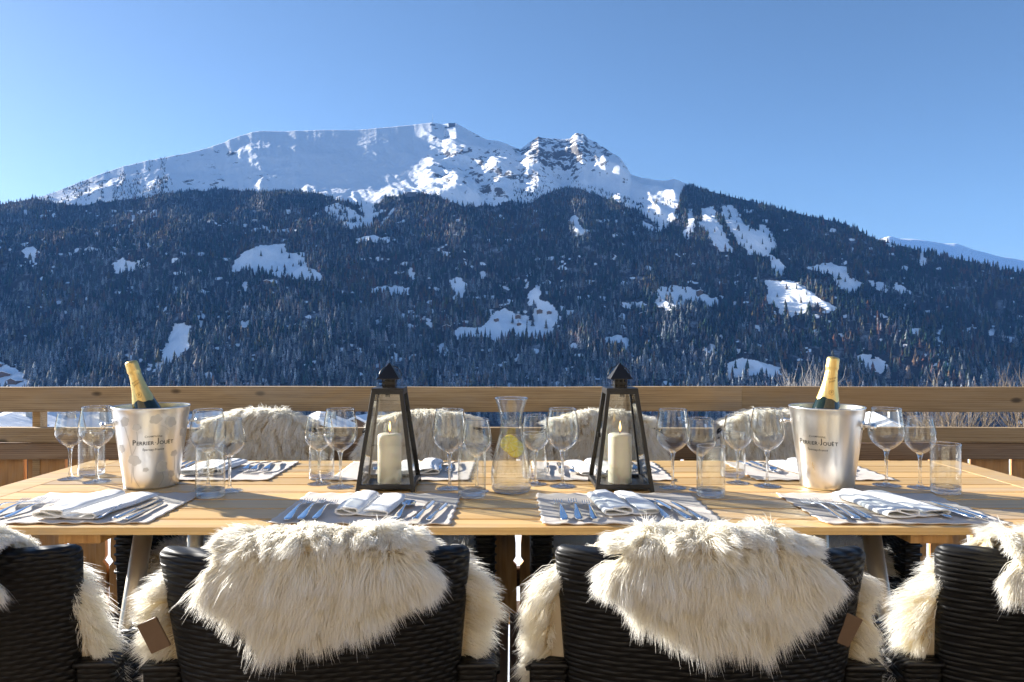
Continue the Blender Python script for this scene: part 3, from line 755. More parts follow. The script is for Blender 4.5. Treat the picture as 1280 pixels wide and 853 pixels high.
def bt(x, Y, toppx, spread, lb, seed, mat):
    p = at_ground(x, Y); top = CAMZ-(toppx-CY)*Y/F; return bare_tree(p, (top-p.z)*1.0, spread, lb, seed, mat)
bt(1003, 60, 454, 0.42, 'bare frosted tree rising over the rail left of the right bottle', 3, M['frosted_bark'])
bt(1052, 75, 474, 0.40, 'small bare tree just showing over the rail right of the right bottle', 8, M['bark'])
bt(1190, 50, 470, 0.55, 'wide bare tree behind the rail near the right end', 5, M['bark'])
bt(1284, 52, 458, 0.40, 'bare tree at the right edge of the view beyond the rail', 6, M['bark'])
p = on_mountain(134, 481)
e = lone_spruce(p, 16, 'small dark green conifer top just over the rail left of the gold-necked bottle', False, 140)
# ============================================================ TERRACE
dk = MB()
for i in range(40):
    x = -3.6+i*0.184
    dk.box((x, 0.75, -0.02), (0.178, 4.9, 0.04), 0.003)
d = dk.build('deck_floor', M['deck']); tag(d, kind='structure')
RY = 3.0
rl = empty('wooden_railing', (0, RY, 0), 0, 'weathered wooden terrace railing with carved pickets in front of the valley', 'railing')
def board(name, z0, z1, y0, y1, mat, x0=-3.9, x1=3.9, joints=()):
    m = MB(); xs = [x0]+list(joints)+[x1]
    for a, b in zip(xs[:-1], xs[1:]):
        bm = bmesh.new(); bmesh.ops.create_cube(bm, size=1)
        for v in bm.verts: v.co = Vector((v.co.x*(b-a-0.001), v.co.y*(y1-y0), v.co.z*(z1-z0)))
        bmesh.ops.bevel(bm, geom=[e for e in bm.edges if abs(e.verts[0].co.x-e.verts[1].co.x) > 0.1], offset=0.004, segments=2, affect='EDGES')
        bmesh.ops.subdivide_edges(bm, edges=[e for e in bm.edges if abs(e.verts[0].co.x-e.verts[1].co.x) > 0.1], cuts=60)
        for v in bm.verts:
            xx = v.co.x+(a+b)/2
            v.co.z += 0.0016*math.sin(xx*3.1+z0*20)+0.0010*mnoise.noise(Vector((xx*6, v.co.y*10, z0*9)))
            v.co.y += 0.0012*mnoise.noise(Vector((xx*7, 3.1, v.co.z*12)))
        m.bm(bm, ((a+b)/2, (y0+y1)/2, (z0+z1)/2))
    return m.build(name, mat, rl)
board('top_rail', 0.879, 0.984, 0.0, 0.042, M['rail'], joints=(0.98,))
board('middle_rail', 0.745, 0.808, 0.004, 0.046, M['rail'], joints=(-0.4,))
board('lower_rail', 0.672, 0.741, 0.012, 0.05, M['rail_dark'], joints=(1.9,))
board('foot_rail', 0.105, 0.185, 0.075, 0.115, M['deck'])
for px_ in (47, 357, 985):
    m = MB(); x = (px_-CX)*(RY+0.06)/F
    m.box((x, 0.075, 0.44), (0.034, 0.05, 0.96), 0.003); m.build('post', M['rail'], rl)
PP = 0.178
def picket_half(z):
    # half width of a carved alpine picket: notched by a diamond, waisted above it
    w = PP/2-0.012
    if z > 0.62: w = PP/2-0.012
    pts = [(-0.05, PP/2-0.004), (0.10, PP/2-0.004), (0.205, PP/2-0.004), (0.225, PP/2-0.0205), (0.245, PP/2-0.008), (0.30, PP/2-0.008), (0.36, PP/2-0.014), (0.44, PP/2-0.016), (0.52, PP/2-0.011), (0.58, PP/2-0.006), (0.71, PP/2-0.006)]
    return np.interp(z, [p[0] for p in pts], [p[1] for p in pts])
zs = [-0.05, 0.08, 0.19, 0.205, 0.215, 0.225, 0.235, 0.245, 0.27, 0.30, 0.33, 0.36, 0.40, 0.44, 0.48, 0.52, 0.55, 0.58, 0.66, 0.71]
pm = []
for kk in range(7):
    vs = []; fs = []
    rr = random.Random(kk)
    for z in zs:
        h = float(picket_half(z))
        for (sx, sy) in ((-1, 0), (1, 0), (1, 1), (-1, 1)):
            vs.append((sx*(h-(0.003 if True else 0)), 0.052+sy*0.022+0.001*math.sin(z*9+kk), z))
    n_ = len(zs)
    for i in range(n_-1):
        for k2 in range(4):
            fs.append((i*4+k2, i*4+(k2+1) % 4, (i+1)*4+(k2+1) % 4, (i+1)*4+k2))
    fs += [(3, 2, 1, 0), tuple((n_-1)*4+k2 for k2 in range(4))]
    me = bpy.data.meshes.new('picket'); me.from_pydata(vs, [], fs); me.materials.append(M['picket']); me.update(); pm.append(me)
gap0 = (648-CX)*RY/F
for i in range(-18, 18):
    o = bpy.data.objects.new('picket', pm[(i*5) % 7]); link(o, rl); o.location = (gap0+PP*(i+0.5), 0.0, 0)

# ------------------------------------------------------------ TABLE
TX0, TX1, TY0, TY1 = -1.512, 1.60, 1.62, 2.536
tb = empty('dining_table', ((TX0+TX1)/2, (TY0+TY1)/2, 0), 0, 'long slatted teak dining table set for eight on the terrace', 'table')
cxT, cyT = (TX0+TX1)/2, (TY0+TY1)/2
ys = [1.62, 1.70, 1.806, 1.91, 2.005, 2.108, 2.218, 2.31, 2.418, 2.536]
m = MB(); EB = 0.10
for a_, b_ in zip(ys[:-1], ys[1:]):
    m.box((0, (a_+b_)/2-cyT, TZ-0.009), (TX1-TX0-2*EB-0.003, b_-a_-0.0075, 0.018), 0.0018)
for sx in (-1, 1):
    m.box((sx*((TX1-TX0)/2-EB/2), 0, TZ-0.009), (EB, TY1-TY0, 0.018), 0.0015)
slab = m.build('tabletop', M['table'], tb)
m = MB()
for x in (-1.005, 0.975):
    m = MB(); m.box((x-cxT, 0, TZ-0.0295), (0.098, TY1-TY0-0.03, 0.022), 0.0015); m.build('batten', M['picket'], tb)
for x_ in (-1.0, 0.97):
    m = MB(); m.box((x_-cxT, 0, TZ-0.055), (0.05, 0.40, 0.028), 0.003); m.build('cross_beam', M['leg_metal'], tb)
for sx in (-1, 1):
    for sy in (-1, 1):
        m = MB(); x = -1.0 if sx < 0 else 0.975
        m.tube([(x-cxT, sy*0.16, TZ-0.07), (x-cxT+sx*0.035, sy*0.20, 0.35), (x-cxT+sx*0.06, sy*0.23, 0.0)], [0.024, 0.024, 0.022], 16)
        m.build('leg', M['leg_metal'], tb)

# ------------------------------------------------------------ CHAIRS
def wicker_chair_parts(e):
    # backrest: tapering rounded slab leaning back
    def slabz(z): t = (z-0.40)/0.46; return -0.205-0.075*t, 0.203+0.040*t
    prof = []
    nz = 22; vs = []; fs = []
    ringn = 28
    levels = []
    for i in range(nz+1):
        z = 0.30+0.56*i/nz; levels.append((z, 1.0, 0))
    for q in (0.35, 0.7, 1.0): levels.append((0.86+0.014*math.sin(q*math.pi/2), math.cos(q*math.pi/2)*0.55+0.45, 1))
    for (z, sh, top) in levels:
        yc, hw = slabz(min(z, 0.86)); th = 0.023
        hw2 = hw-(1-sh)*0.03; th2 = th*sh
        for k in range(ringn):
            t = 2*math.pi*k/ringn; c_, s_ = math.cos(t), math.sin(t); ex = 0.28
            x = hw2*math.copysign(abs(c_)**ex, c_); y = th2*math.copysign(abs(s_)**0.6, s_)
            y += 0.055*(1-(x/hw)**2)*-1+0.03   # slight curve
            vs.append((x, yc+y, z))
    nl = len(levels)
    for i in range(nl-1):
        for k in range(ringn): fs.append((i*ringn+k, i*ringn+(k+1) % ringn, (i+1)*ringn+(k+1) % ringn, (i+1)*ringn+k))
    fs += [tuple(range(ringn))[::-1], tuple((nl-1)*ringn+k for k in range(ringn))]
    b = mesh_obj('backrest', vs, fs, M['wicker'], e, smooth=True); autosmooth(b, 55)
    m = MB(); m.box((0, 0.03, 0.395), (0.44, 0.46, 0.05), 0.015); st = m.build('seat', M['wicker'], e)
    for s in (-1, 1):
        # arm: flat woven panel with a rounded top and a rounded front
        out_ = [(-0.20, 0.30), (-0.225, 0.50), (-0.235, 0.67), (-0.20, 0.672), (-0.08, 0.66), (0.06, 0.655), (0.15, 0.652), (0.20, 0.635), (0.228, 0.60), (0.238, 0.55), (0.236, 0.44), (0.225, 0.30)]
        vs = []; fs = []; n_ = len(out_); cx_, cy_ = 0.0, 0.45
        for j, (dx, ins) in enumerate([(-0.031, 0.010), (-0.024, 0.0), (0.024, 0.0), (0.031, 0.010)]):
            for (y, z) in out_:
                d_ = Vector((cx_-y, cy_-z)); d_.normalize()
                vs.append((s*0.252+dx, y+d_.x*ins, z+d_.y*ins))
        for j in range(3):
            for k in range(n_): fs.append((j*n_+k, j*n_+(k+1) % n_, (j+1)*n_+(k+1) % n_, (j+1)*n_+k))
        fs += [tuple(range(n_))[::-1], tuple(3*n_+k for k in range(n_))]
        a_ = mesh_obj('armrest', vs, fs, M['wicker'], e); autosmooth(a_, 50)
        m = MB()
        for k in range(30):
            t = k/29*(n_-4)+2; i0 = int(t); i1 = min(i0+1, n_-2); f_ = t-i0
            y = out_[i0][0]*(1-f_)+out_[i1][0]*f_; z = out_[i0][1]*(1-f_)+out_[i1][1]*f_
            d_ = Vector((cx_-y, cy_-z)); d_.normalize()
            yo, zo = y-d_.x*0.003, z-d_.y*0.003
            m.tube([(s*0.252-0.034, y+d_.x*0.012, z+d_.y*0.012), (s*0.252-0.026, yo, zo), (s*0.252+0.026, yo, zo), (s*0.252+0.034, y+d_.x*0.012, z+d_.y*0.012)], 0.0052, 5)
        m.build('rolled_edge', M['wicker_trim'], a_)
        for sy in (-1, 1):
            m = MB(); m.box((s*0.225, 0.02+sy*0.19-(0.02 if sy < 0 else 0), 0.16), (0.045, 0.045, 0.32), 0.006); m.build('leg', M['wicker'], e)
chairs = []
CH = [  # x, y, rot, label
 (-0.935, 1.362, 0.03, 'near black wicker chair cut by the left edge of the photo'), (-0.313, 1.362, 0.015, 'near black wicker chair before the first lantern'),
 (0.316, 1.362, -0.02, 'near black wicker chair before the second lantern'), (0.925, 1.362, -0.03, 'near black wicker chair cut by the right edge of the photo'),
 (-1.02, 2.545, math.pi-0.02, 'far black wicker chair behind the flower-etched bucket, its back against the railing'), (-0.345, 2.545, math.pi+0.02, 'far black wicker chair behind the first lantern'),
 (0.352, 2.545, math.pi, 'far black wicker chair behind the second lantern'), (1.06, 2.545, math.pi+0.02, 'far black wicker chair behind the plain bucket')]
for i, (x, y, rz, lb) in enumerate(CH):
    if i == 0:
        e = empty('wicker_chair', (x, y, 0), rz, lb, 'chair', 'black wicker chairs around the table'); wicker_chair_parts(e)
    else:
        e = copy_tree(chairs[0]); e.location = (x, y, 0); e.rotation_euler = (0, 0, rz); e['label'] = lb
    e.scale = (1, 1, 0.982 if i < 4 else 0.955)
    chairs.append(e)

# ------------------------------------------------------------ SHEEPSKINS
def fleece(name_lb, x, y, rz, seed, nh, rear_drop, rear_x, far=False, seg=5, wid=0.00055, front_only=False, bulge=(1.0, 1.0)):
    """a sheepskin over the back of a chair and down onto its seat.
    rear_drop(s): how far it hangs behind at s (-1..1); rear_x: (x0, x1) span over the top edge"""
    r = np.random.default_rng(seed); MO = 0.040 if far else 0.018
    e = empty('sheepskin', (x, y, 0), rz, name_lb, 'sheepskin', 'sheepskins over the wicker chairs'); e.scale = (1, 1, 0.955 if far else 0.982)
    def surf(t, s):
        """t 0..1 rear hem -> top, 1..2 top -> down the front to the seat, 2..3 along the seat"""
        xc = (rear_x[0]+rear_x[1])/2; hw = (rear_x[1]-rear_x[0])/2
        drop = rear_drop(s)
        P = np.zeros(t.shape+(3,))
        # rear
        k = np.clip(t, 0, 1); zr = 0.875-drop*(1-k)+MO*(1-np.abs(s)**2.5)*k; xr = xc+hw*s*(1+0.03*(1-k)); C = -0.055*(1-(np.clip(xr, -0.232, 0.232)/0.232)**2)+0.03
        yr = -0.326+C+0.075*(1-k)*drop/0.46
        # round the top
        top = np.clip((t-1)/0.22, 0, 1)
        yt = -0.326+C+0.084*top; zt = 0.880+0.014*np.sin(np.pi*top)+MO*(1-np.abs(s)**2.5)
        # down the front
        fr = np.clip((t-1.22)/0.78, 0, 1)
        zf = 0.880-0.41*fr+MO*(1-np.abs(s)**2.5)*(1-fr); yf = -0.242+C*(1-fr)**0.5+0.065*fr+0.03*np.sin(np.pi*fr)
        wf = (hw+(0.205-hw)*np.clip(fr*4.0, 0, 1)**0.8)*np.where(s < 0, bulge[0], bulge[1])
        # the free edges curl back round the sides of the backrest
        sa = np.abs(s); phi = np.clip((sa-0.72)/0.28, 0, 1)*3.1; rc = 0.030*np.clip(fr*4, 0, 1); inn = np.where(phi < 1.571, 1.0, np.sin(np.minimum(phi, 3.1)))
        xf = (xc*(1-np.clip(fr*2, 0, 1)))+np.sign(s)*np.where(phi < 1.571, wf*np.minimum(sa, 0.72)/0.72+rc*np.sin(phi), np.minimum(0.19, wf)+(wf+rc-np.minimum(0.19, wf))*inn); yf = yf-rc*(1-np.cos(phi))*0.6
        se = np.clip(t-2, 0, 1)
        zs_ = 0.47-0.02*np.sin(np.pi*np.minimum(se*1.2, 1))-0.10*np.clip((se-0.85)/0.15, 0, 1); ys_ = -0.177+0.40*se; ws = (0.205-0.01*se)*np.where(s < 0, bulge[0], bulge[1])
        k0 = 1-np.clip(se*5, 0, 1); xs_ = np.sign(s)*(ws*np.minimum(sa, 0.72)/0.72+0.030*k0*np.sin(phi)); ys_ = ys_-0.018*(1-np.cos(phi))*k0; zs_ = zs_-0.02*np.clip((sa-0.72)/0.28, 0, 1)*(1-k0)
        P[..., 0] = np.where(t < 1, xr, np.where(t < 1.22, xc+hw*s, np.where(t < 2, xf, xs_)))
        P[..., 1] = np.where(t < 1, yr, np.where(t < 1.22, yt, np.where(t < 2, yf, ys_)))
        P[..., 2] = np.where(t < 1, zr, np.where(t < 1.22, zt, np.where(t < 2, zf, zs_)))
        P[..., 2] += 0.004*vnoise(s*5+seed, t*5, seed)
        return P
    # hide
    tt = np.concatenate([np.linspace(0, 1, 12), np.linspace(1.02, 1.22, 5), np.linspace(1.28, 2, 12), np.linspace(2.08, 3, 10)]); sv = np.linspace(-1, 1, 25)
    TT, SV = np.meshgrid(tt, sv, indexing='ij'); G = surf(TT, SV)
    nt_, ns_ = TT.shape; a = (np.arange(nt_-1)[:, None]*ns_+np.arange(ns_-1)[None]).ravel()
    np_obj('hide', G.reshape(-1, 3), np.stack([a, a+1, a+ns_+1, a+ns_], 1), M['hide'], e, smooth=True)
    # wool
    if far: t = np.concatenate([r.uniform(0.75, 1.0, nh//10), r.uniform(1.0, 1.22, nh//7), r.uniform(1.22, 2.0, nh//2), r.uniform(2, 3, nh-nh//10-nh//7-nh//2)])
    else: t = np.concatenate([r.uniform(0, 1, int(nh*0.42)), r.uniform(1.0, 1.22, int(nh*0.18)), r.uniform(1.22, 2.0, int(nh*0.34)), r.uniform(2, 3, int(nh*0.06))])
    n = len(t); s = r.uniform(-1, 1, n)
    s = np.where(t > 1.22, s*0.93, s)
    fr_ = (t > 1.22) & (r.uniform(size=n) < 0.6); s = np.where(fr_ & (not far), np.sign(s)*r.uniform(0.6, 0.92, n), s)
    edge = r.uniform(size=n) < 0.12; s = np.where(edge & (t < 1.22), np.sign(s)*(1-np.abs(r.normal(0, 0.03, n))), s)
    s = np.clip(s, -1, 1)
    def frame(t, s):
        P = surf(t, s); e1 = surf(t+0.02, s)-surf(t-0.02, s); e2 = surf(t, np.clip(s+0.03, -1, 1))-surf(t, np.clip(s-0.03, -1, 1))
        Nn = np.cross(e2, e1); Nn /= np.linalg.norm(Nn, axis=-1, keepdims=True)+1e-9
        return P, Nn
        want = np.stack([np.zeros_like(t), np.where(t < 1.0, -1.0, np.where(t < 1.22, 0.0, np.where(t < 2, 1.0, 0.1))), np.where((t >= 1) & (t < 1.22), 1.0, np.where(t >= 2, 1.0, 0.2))], -1)
        sg = np.sign((Nn*want).sum(-1, keepdims=True)); sg[sg == 0] = 1
        return P, Nn*sg
    P, Nn = frame(t, s)
    # clumps: a jittered grid of lock centres over the skin
    ct, cs = 0.055, 0.06
    tj = t+0.05*vnoise(t*9+3, s*9, seed+1); sj = s+0.05*vnoise(t*9, s*9+7, seed+2)
    ci = np.floor(tj/ct); cj = np.floor(sj/cs+0.5*(ci % 2))
    ctj = (ci+0.5+0.5*_h(ci.astype(np.int64), cj.astype(np.int64), seed+3))*ct; csj = (cj+0.5-0.5*(ci % 2)+0.5*_h(ci.astype(np.int64), cj.astype(np.int64), seed+4))*cs
    ctj = np.clip(ctj, 0.0, 3.0); csj = np.clip(csj, -1, 1)
    CP, CN = frame(ctj, csj)
    rnd = lambda k: _h(ci.astype(np.int64)*7+k, cj.astype(np.int64), seed+9)[:, None]
    side = np.stack([np.sign(s)*np.clip((np.abs(s)-0.45)/0.55, 0, 1)**1.3, np.zeros(n), np.zeros(n)], -1)
    def direction(Nv, tv, sidev, jit):
        g = np.zeros_like(Nv); g[:, 2] = np.where(tv < 1.0, -1.25, np.where(tv < 1.22, -0.75, np.where(tv < 2, -0.85, -0.15)))
        g[:, 1] += np.where((tv >= 1) & (tv < 1.22), -0.30*(1-(tv-1)/0.22*1.6), 0)
        g[:, 1] += np.where((tv >= 2), 0.3, 0)
        d0 = Nv*1.0+sidev*0.95+jit*0.5; d1 = Nv*0.35+g+sidev*0.6+jit*0.55
        return d0, d1
    lockj = np.concatenate([rnd(1), rnd(2), rnd(3)], 1)*(0.22 if far else 0.38)
    hairj = r.normal(0, 0.30, (n, 3))
    d0, d1 = direction(Nn, t, side, lockj+hairj*0.8); c0, c1 = direction(CN, ctj, side, lockj)
    fl = np.stack([vnoise(t*4.2, s*3.1, seed+31), vnoise(t*4.2+9, s*3.1, seed+32)*0.5, vnoise(t*4.2, s*3.1+9, seed+33)*0.6], -1)*(0.5 if far else 1.0)
    lockj = lockj+fl; d0, d1 = direction(Nn, t, side, lockj+hairj*0.8); c0, c1 = direction(CN, ctj, side, lockj)
    Ln = (0.047+0.011*rnd(5)[:, 0]+r.normal(0, 0.007, n))*np.where((t > 0.90) & (t < 1.30), 1.0 if far else 0.62, 1.0); Ln = np.clip(Ln*np.where(t < 0.12, 1.15, 1), 0.02, 0.095)
    if not far: Ln *= np.where((t > 1.3), 1.05, 1.0)*np.where(t > 1.22, 1-0.55*np.clip((np.abs(s)-0.84)/0.08, 0, 1), 1.0)
    nrm = lambda v: v/(np.linalg.norm(v, axis=-1, keepdims=True)+1e-9)
    d0, d1, c0, c1 = nrm(d0), nrm(d1), nrm(c0), nrm(c1)
    ks = np.linspace(0, 1, seg)
    pts = []
    wav = r.uniform(0, 6.28, (n, 1)); wa = nrm(r.normal(size=(n, 3))); wb = nrm(r.normal(size=(n, 3)))
    for k in ks:
        a1 = P+Ln[:, None]*(d0*(k-0.5*k*k)+d1*(0.62*k*k))
        b1 = CP+Ln[:, None]*(c0*(k-0.5*k*k)+c1*(0.62*k*k))
        pull = 0.30*k**1.25
        q = a1*(1-pull)+b1*pull+(wa*np.sin(wav+k*7.0)+wb*np.sin(wav*1.7+k*13.0)*0.45)*0.0034*k
        pts.append(q)
    pts = np.stack(pts, 1)      # n, seg, 3
    tang = np.gradient(pts, axis=1)
    wv = nrm(np.cross(tang, nrm(r.normal(size=(n, 1, 3))+np.array([0.0, 1.2, 0.0]))))
    w_ = (wid*np.array([1.0, 1.0, 0.85, 0.6, 0.12]) if seg == 5 else wid*np.array([1.0, 0.9, 0.6, 0.12]))[None, :, None]*r.uniform(0.7, 1.3, (n, 1, 1))
    A = pts+wv*w_; B = pts-wv*w_
    V = np.stack([A, B], 2).reshape(-1, 3)
    base = (np.arange(n)*seg*2)[:, None]+(np.arange(seg-1)*2)[None]
    b0 = base.ravel(); Fq = np.stack([b0, b0+1, b0+3, b0+2], 1)
    kk = np.tile(np.repeat(ks, 2), n); tone = np.repeat(np.clip(0.18+0.15*rnd(8)[:, 0]+r.normal(0, 0.10, n), 0, 0.8), seg*2)
    np_obj('fleece', V, Fq, M['fur'], e, smooth=True, attr={'k': kk, 'tone': tone})
    return e
def hem(pts):
    xs = [p[0] for p in pts]; ds = [p[1] for p in pts]
    return lambda s: np.interp(s, xs, ds)+0.010*vnoise(np.asarray(s)*6, np.asarray(s)*0+3.3, 77)
NH = 190000
sk = []
sk.append(fleece('sheepskin over the near chair at the left edge, mostly outside the photo', -0.920, 1.362, 0.03, 11, int(NH*0.6), hem([(-1, 0.06), (0, 0.10), (1, 0.03)]), (-0.19, 0.125), bulge=(1.0, 0.98)))
sk.append(fleece('thick cream sheepskin hanging over the near chair before the first lantern', -0.298, 1.362, 0.015, 12, NH, hem([(-1, 0.015), (-0.75, 0.06), (-0.5, 0.10), (-0.2, 0.094), (0.2, 0.082), (0.6, 0.05), (1, 0.01)]), (-0.118, 0.148), bulge=(1.17, 0.93)))
sk.append(fleece('thick cream sheepskin hanging over the near chair before the second lantern', 0.303, 1.362, -0.02, 13, NH, hem([(-1, 0.01), (-0.65, 0.065), (-0.35, 0.088), (0.0, 0.096), (0.4, 0.09), (0.8, 0.05), (1, 0.01)]), (-0.128, 0.136), bulge=(1.06, 1.13)))
sk.append(fleece('white sheepskin on the near chair at the right edge, partly outside the photo', 0.915, 1.362, -0.03, 14, int(NH*0.6), hem([(-1, 0.02), (-0.5, 0.07), (0.2, 0.12), (1, 0.08)]), (-0.150, 0.18), bulge=(1.02, 1.0)))
FL = ['far sheepskin behind the glasses right of the flower-etched bucket', 'far sheepskin seen through and beside the first lantern', 'far sheepskin seen behind the second lantern', 'far sheepskin to the left of and behind the plain bucket']
for i in range(4):
    c = CH[4+i]
    sk.append(fleece(FL[i], c[0], c[1], c[2], 20+i, 80000, hem([(-1, 0.04), (0, 0.08), (1, 0.04)]), (-0.185, 0.185), far=True, seg=4, wid=0.0010, bulge=(0.98, 1.0)))
for (i, lx, rz, sgn) in ((1, -0.252, 0.25, -1), (2, 0.222, -0.2, 1)):
    m = MB(); m.box((0, 0, 0), (0.036, 0.004, 0.050), 0.0015)
    o = m.build('leather_tag', M['leather'], sk[i]); o.location = (lx, -0.285 if i == 1 else -0.262, 0.745); o.rotation_euler = (0.1, 0.45*sgn, 0.2*sgn)
# ------------------------------------------------------------ unseen wall added behind the viewer to bounce warm light, mirrored in the steel
M['bounce_wall'] = wood('bounce_wall_cladding', (0.54, 0.43, 0.29), (0.62, 0.51, 0.37), (0.20, 0.15, 0.10), (3, 40, 40), 0.6, warm=(0.32, 0.24, 0.16))
hw_ = MB()
for i in range(22):
    z = 0.1+i*0.2
    for (x0, x1) in ([(-6, 6)] if (z > 2.3) else [(-6, -2.6), (-1.2, 1.2), (2.6, 6)]):
        hw_.box(((x0+x1)/2, -2.2, z), (x1-x0, 0.08, 0.194), 0.006)
wl_ = hw_.build('wall', M['bounce_wall']); tag(wl_, kind='structure')
for x_ in (-1.9, 1.9):
    g_ = MB(); g_.box((x_, -2.23, 1.15), (1.4, 0.02, 2.3)); gd = g_.build('window', M['dark_window']); tag(gd, kind='structure')  # unseen panes of the added wall
# ============================================================ THINGS ON THE TABLE
def P3(x, y, dz=0.0):
    X, Y = T(x, y); return (X, Y, TZ+dz)
Z = 0.0012
# ------------------------------------------------------------ placemats
def placemat(x, y, rz, seed, label, w=0.43, d=0.325):
    r = np.random.default_rng(seed)
    nx, ny = 60, 44
    gx_, gy_ = np.meshgrid(np.linspace(-w/2, w/2, nx), np.linspace(-d/2, d/2, ny), indexing='ij')
    ex = np.abs(gx_)/(w/2); ey = np.abs(gy_)/(d/2)
    zz = 0.0030+0.0024*(np.clip(ey-0.9, 0, 1)*10)*(0.5+0.5*np.sin(gx_*115+seed))+0.002*(np.clip(ex-0.93, 0, 1)*14)*(0.5+0.5*np.sin(gy_*130+seed))
    zz += 0.0006*vnoise(gx_*30, gy_*30, seed)+0.0002
    gx2 = gx_+0.0025*np.sin(gy_*120+seed)*ex**8; gy2 = gy_+0.002*np.sin(gx_*110)*ey**8+0.0015*vnoise(gx_*8, gy_*8, seed)
    topv = np.stack([gx2, gy2, zz], -1).reshape(-1, 3); bot = topv.copy(); bot[:, 2] = np.maximum(topv[:, 2]-0.0022, 0.0008)
    a = (np.arange(nx-1)[:, None]*ny+np.arange(ny-1)[None]).ravel(); f1 = np.stack([a, a+ny, a+ny+1, a+1], 1)
    n_ = nx*ny; f2 = f1[:, ::-1]+n_
    rim = [i*ny for i in range(nx)]+[(nx-1)*ny+j for j in range(1, ny)]+[i*ny+ny-1 for i in range(nx-2, -1, -1)]+[j for j in range(ny-2, 0, -1)]
    rim = np.array(rim); rn = np.roll(rim, -1); f3 = np.stack([rn, rim, rim+n_, rn+n_], 1)
    o = np_obj('placemat', np.concatenate([topv, bot]), np.concatenate([f1, f2, f3]), M['mat'], smooth=True)
    o.location = (x, y, TZ); o.rotation_euler = (0, 0, rz)
    return tag(o, label, 'placemat', 'linen placemats on the table')
WH = {'n1': 'on the near side before the flower-etched bucket', 'n2': 'on the near side before the first lantern', 'n3': 'on the near side before the second lantern', 'n4': 'on the near side before the plain bucket',
      'f1': 'on the far side behind the flower-etched bucket', 'f2': 'on the far side behind the first lantern', 'f3': 'on the far side behind the second lantern', 'f4': 'on the far side behind the plain bucket'}
MATS = {'n1': (-1.075, 1.812, 0.02), 'n2': (-0.357, 1.806, -0.015), 'n3': (0.284, 1.806, 0.005), 'n4': (0.952, 1.806, -0.01),
        'f1': (-0.965, 2.322, 0.01), 'f2': (-0.345, 2.322, -0.01), 'f3': (0.285, 2.322, 0.0), 'f4': (0.965, 2.322, 0.012)}
for i, (k_, (x, y, rz)) in enumerate(MATS.items()):
    placemat(x, y, rz, 200+i, 'beige linen placemat '+WH[k_])

# ------------------------------------------------------------ napkins
def napkin(x, y, rz, seed, label, ln=0.21, w1=0.075, w2=0.075, h=0.030, z0=0.0062):
    # section: a rolled fold at the left, a flat double fold to the right
    r = np.random.default_rng(seed)
    c = []
    turns = 1.12; nn = 46
    for i in range(nn):
        t = i/(nn-1); a = math.pi*0.5+t*turns*2*math.pi; k = 0.62+0.38*t; ca, sa = math.cos(a), math.sin(a)
        c.append((-w1*0.5+math.copysign(abs(ca)**0.75, ca)*w1*0.5*k, h*0.5+math.copysign(abs(sa)**0.6, sa)*h*0.5*k))
    a_end = a
    # bottom: go to the right as the flat layer, fold back over itself
    c = c[:int(nn*0.97)]
    x_l, y_l = c[-1]
    c += [(-w1*0.25+u*(w2+w1*0.25), 0.0012+0.0) for u in (0.1, 0.3, 0.5, 0.7, 0.9, 0.985)]
    c += [(w2+0.003, 0.0065), (w2-0.002, 0.0125)]
    c += [(w2-u*(w2-0.004), 0.0130-0.001*math.sin(u*9)) for u in (0.1, 0.3, 0.5, 0.7, 0.9)]
    c = np.array(c); 
    # smooth
    for _ in range(2):
        c[1:-1] = c[1:-1]*0.5+(c[:-2]+c[2:])*0.25
    d_ = np.gradient(c, axis=0); d_ /= np.linalg.norm(d_, axis=1, keepdims=True)+1e-9; nrm_ = np.stack([-d_[:, 1], d_[:, 0]], 1)*0.0017
    ring = np.concatenate([c+nrm_, (c-nrm_)[::-1]]); m_ = len(ring); L_ = 26
    V = []
    for j in range(L_):
        t = j/(L_-1); yy = (t-0.5)*ln
        sc_ = 1+0.05*math.sin(t*4+seed); sag = 1-0.12*t*math.sin(t*3.0+seed)
        nx_ = 0.003*vnoise(ring[:, 0]*35, np.full(m_, t*3.0+seed), seed); nz_ = 0.0022*vnoise(ring[:, 0]*40+5, np.full(m_, t*5.0), seed+1)
        sh = 0.004*math.sin(ring[0, 0]*10+t*3)
        zz = ring[:, 1]*sag+nz_*np.clip(ring[:, 1]/0.01, 0, 1)
        V.append(np.stack([ring[:, 0]*sc_+nx_+sh, yy+0.004*vnoise(ring[:, 0]*25, ring[:, 1]*40, seed), np.maximum(zz, -0.0005)], 1))
    V = np.concatenate(V); a = (np.arange(L_-1)[:, None]*m_+np.arange(m_)[None]).ravel(); nx1 = (np.arange(L_-1)[:, None]*m_+((np.arange(m_)+1) % m_)[None]).ravel()
    F1 = np.stack([a, nx1, nx1+m_, a+m_], 1)
    hm = m_//2; k = np.arange(hm-1); cap0 = np.stack([k, k+1, m_-2-k, m_-1-k], 1); cap1 = cap0[:, ::-1]+(L_-1)*m_
    o = np_obj('napkin', V, np.concatenate([F1, cap0, cap1]), M['napkin'], smooth=True)
    autosmooth(o, 60)
    o.location = (x, y, TZ+z0); o.rotation_euler = (0, 0, rz)
    return tag(o, label, 'napkin', 'folded white napkins')
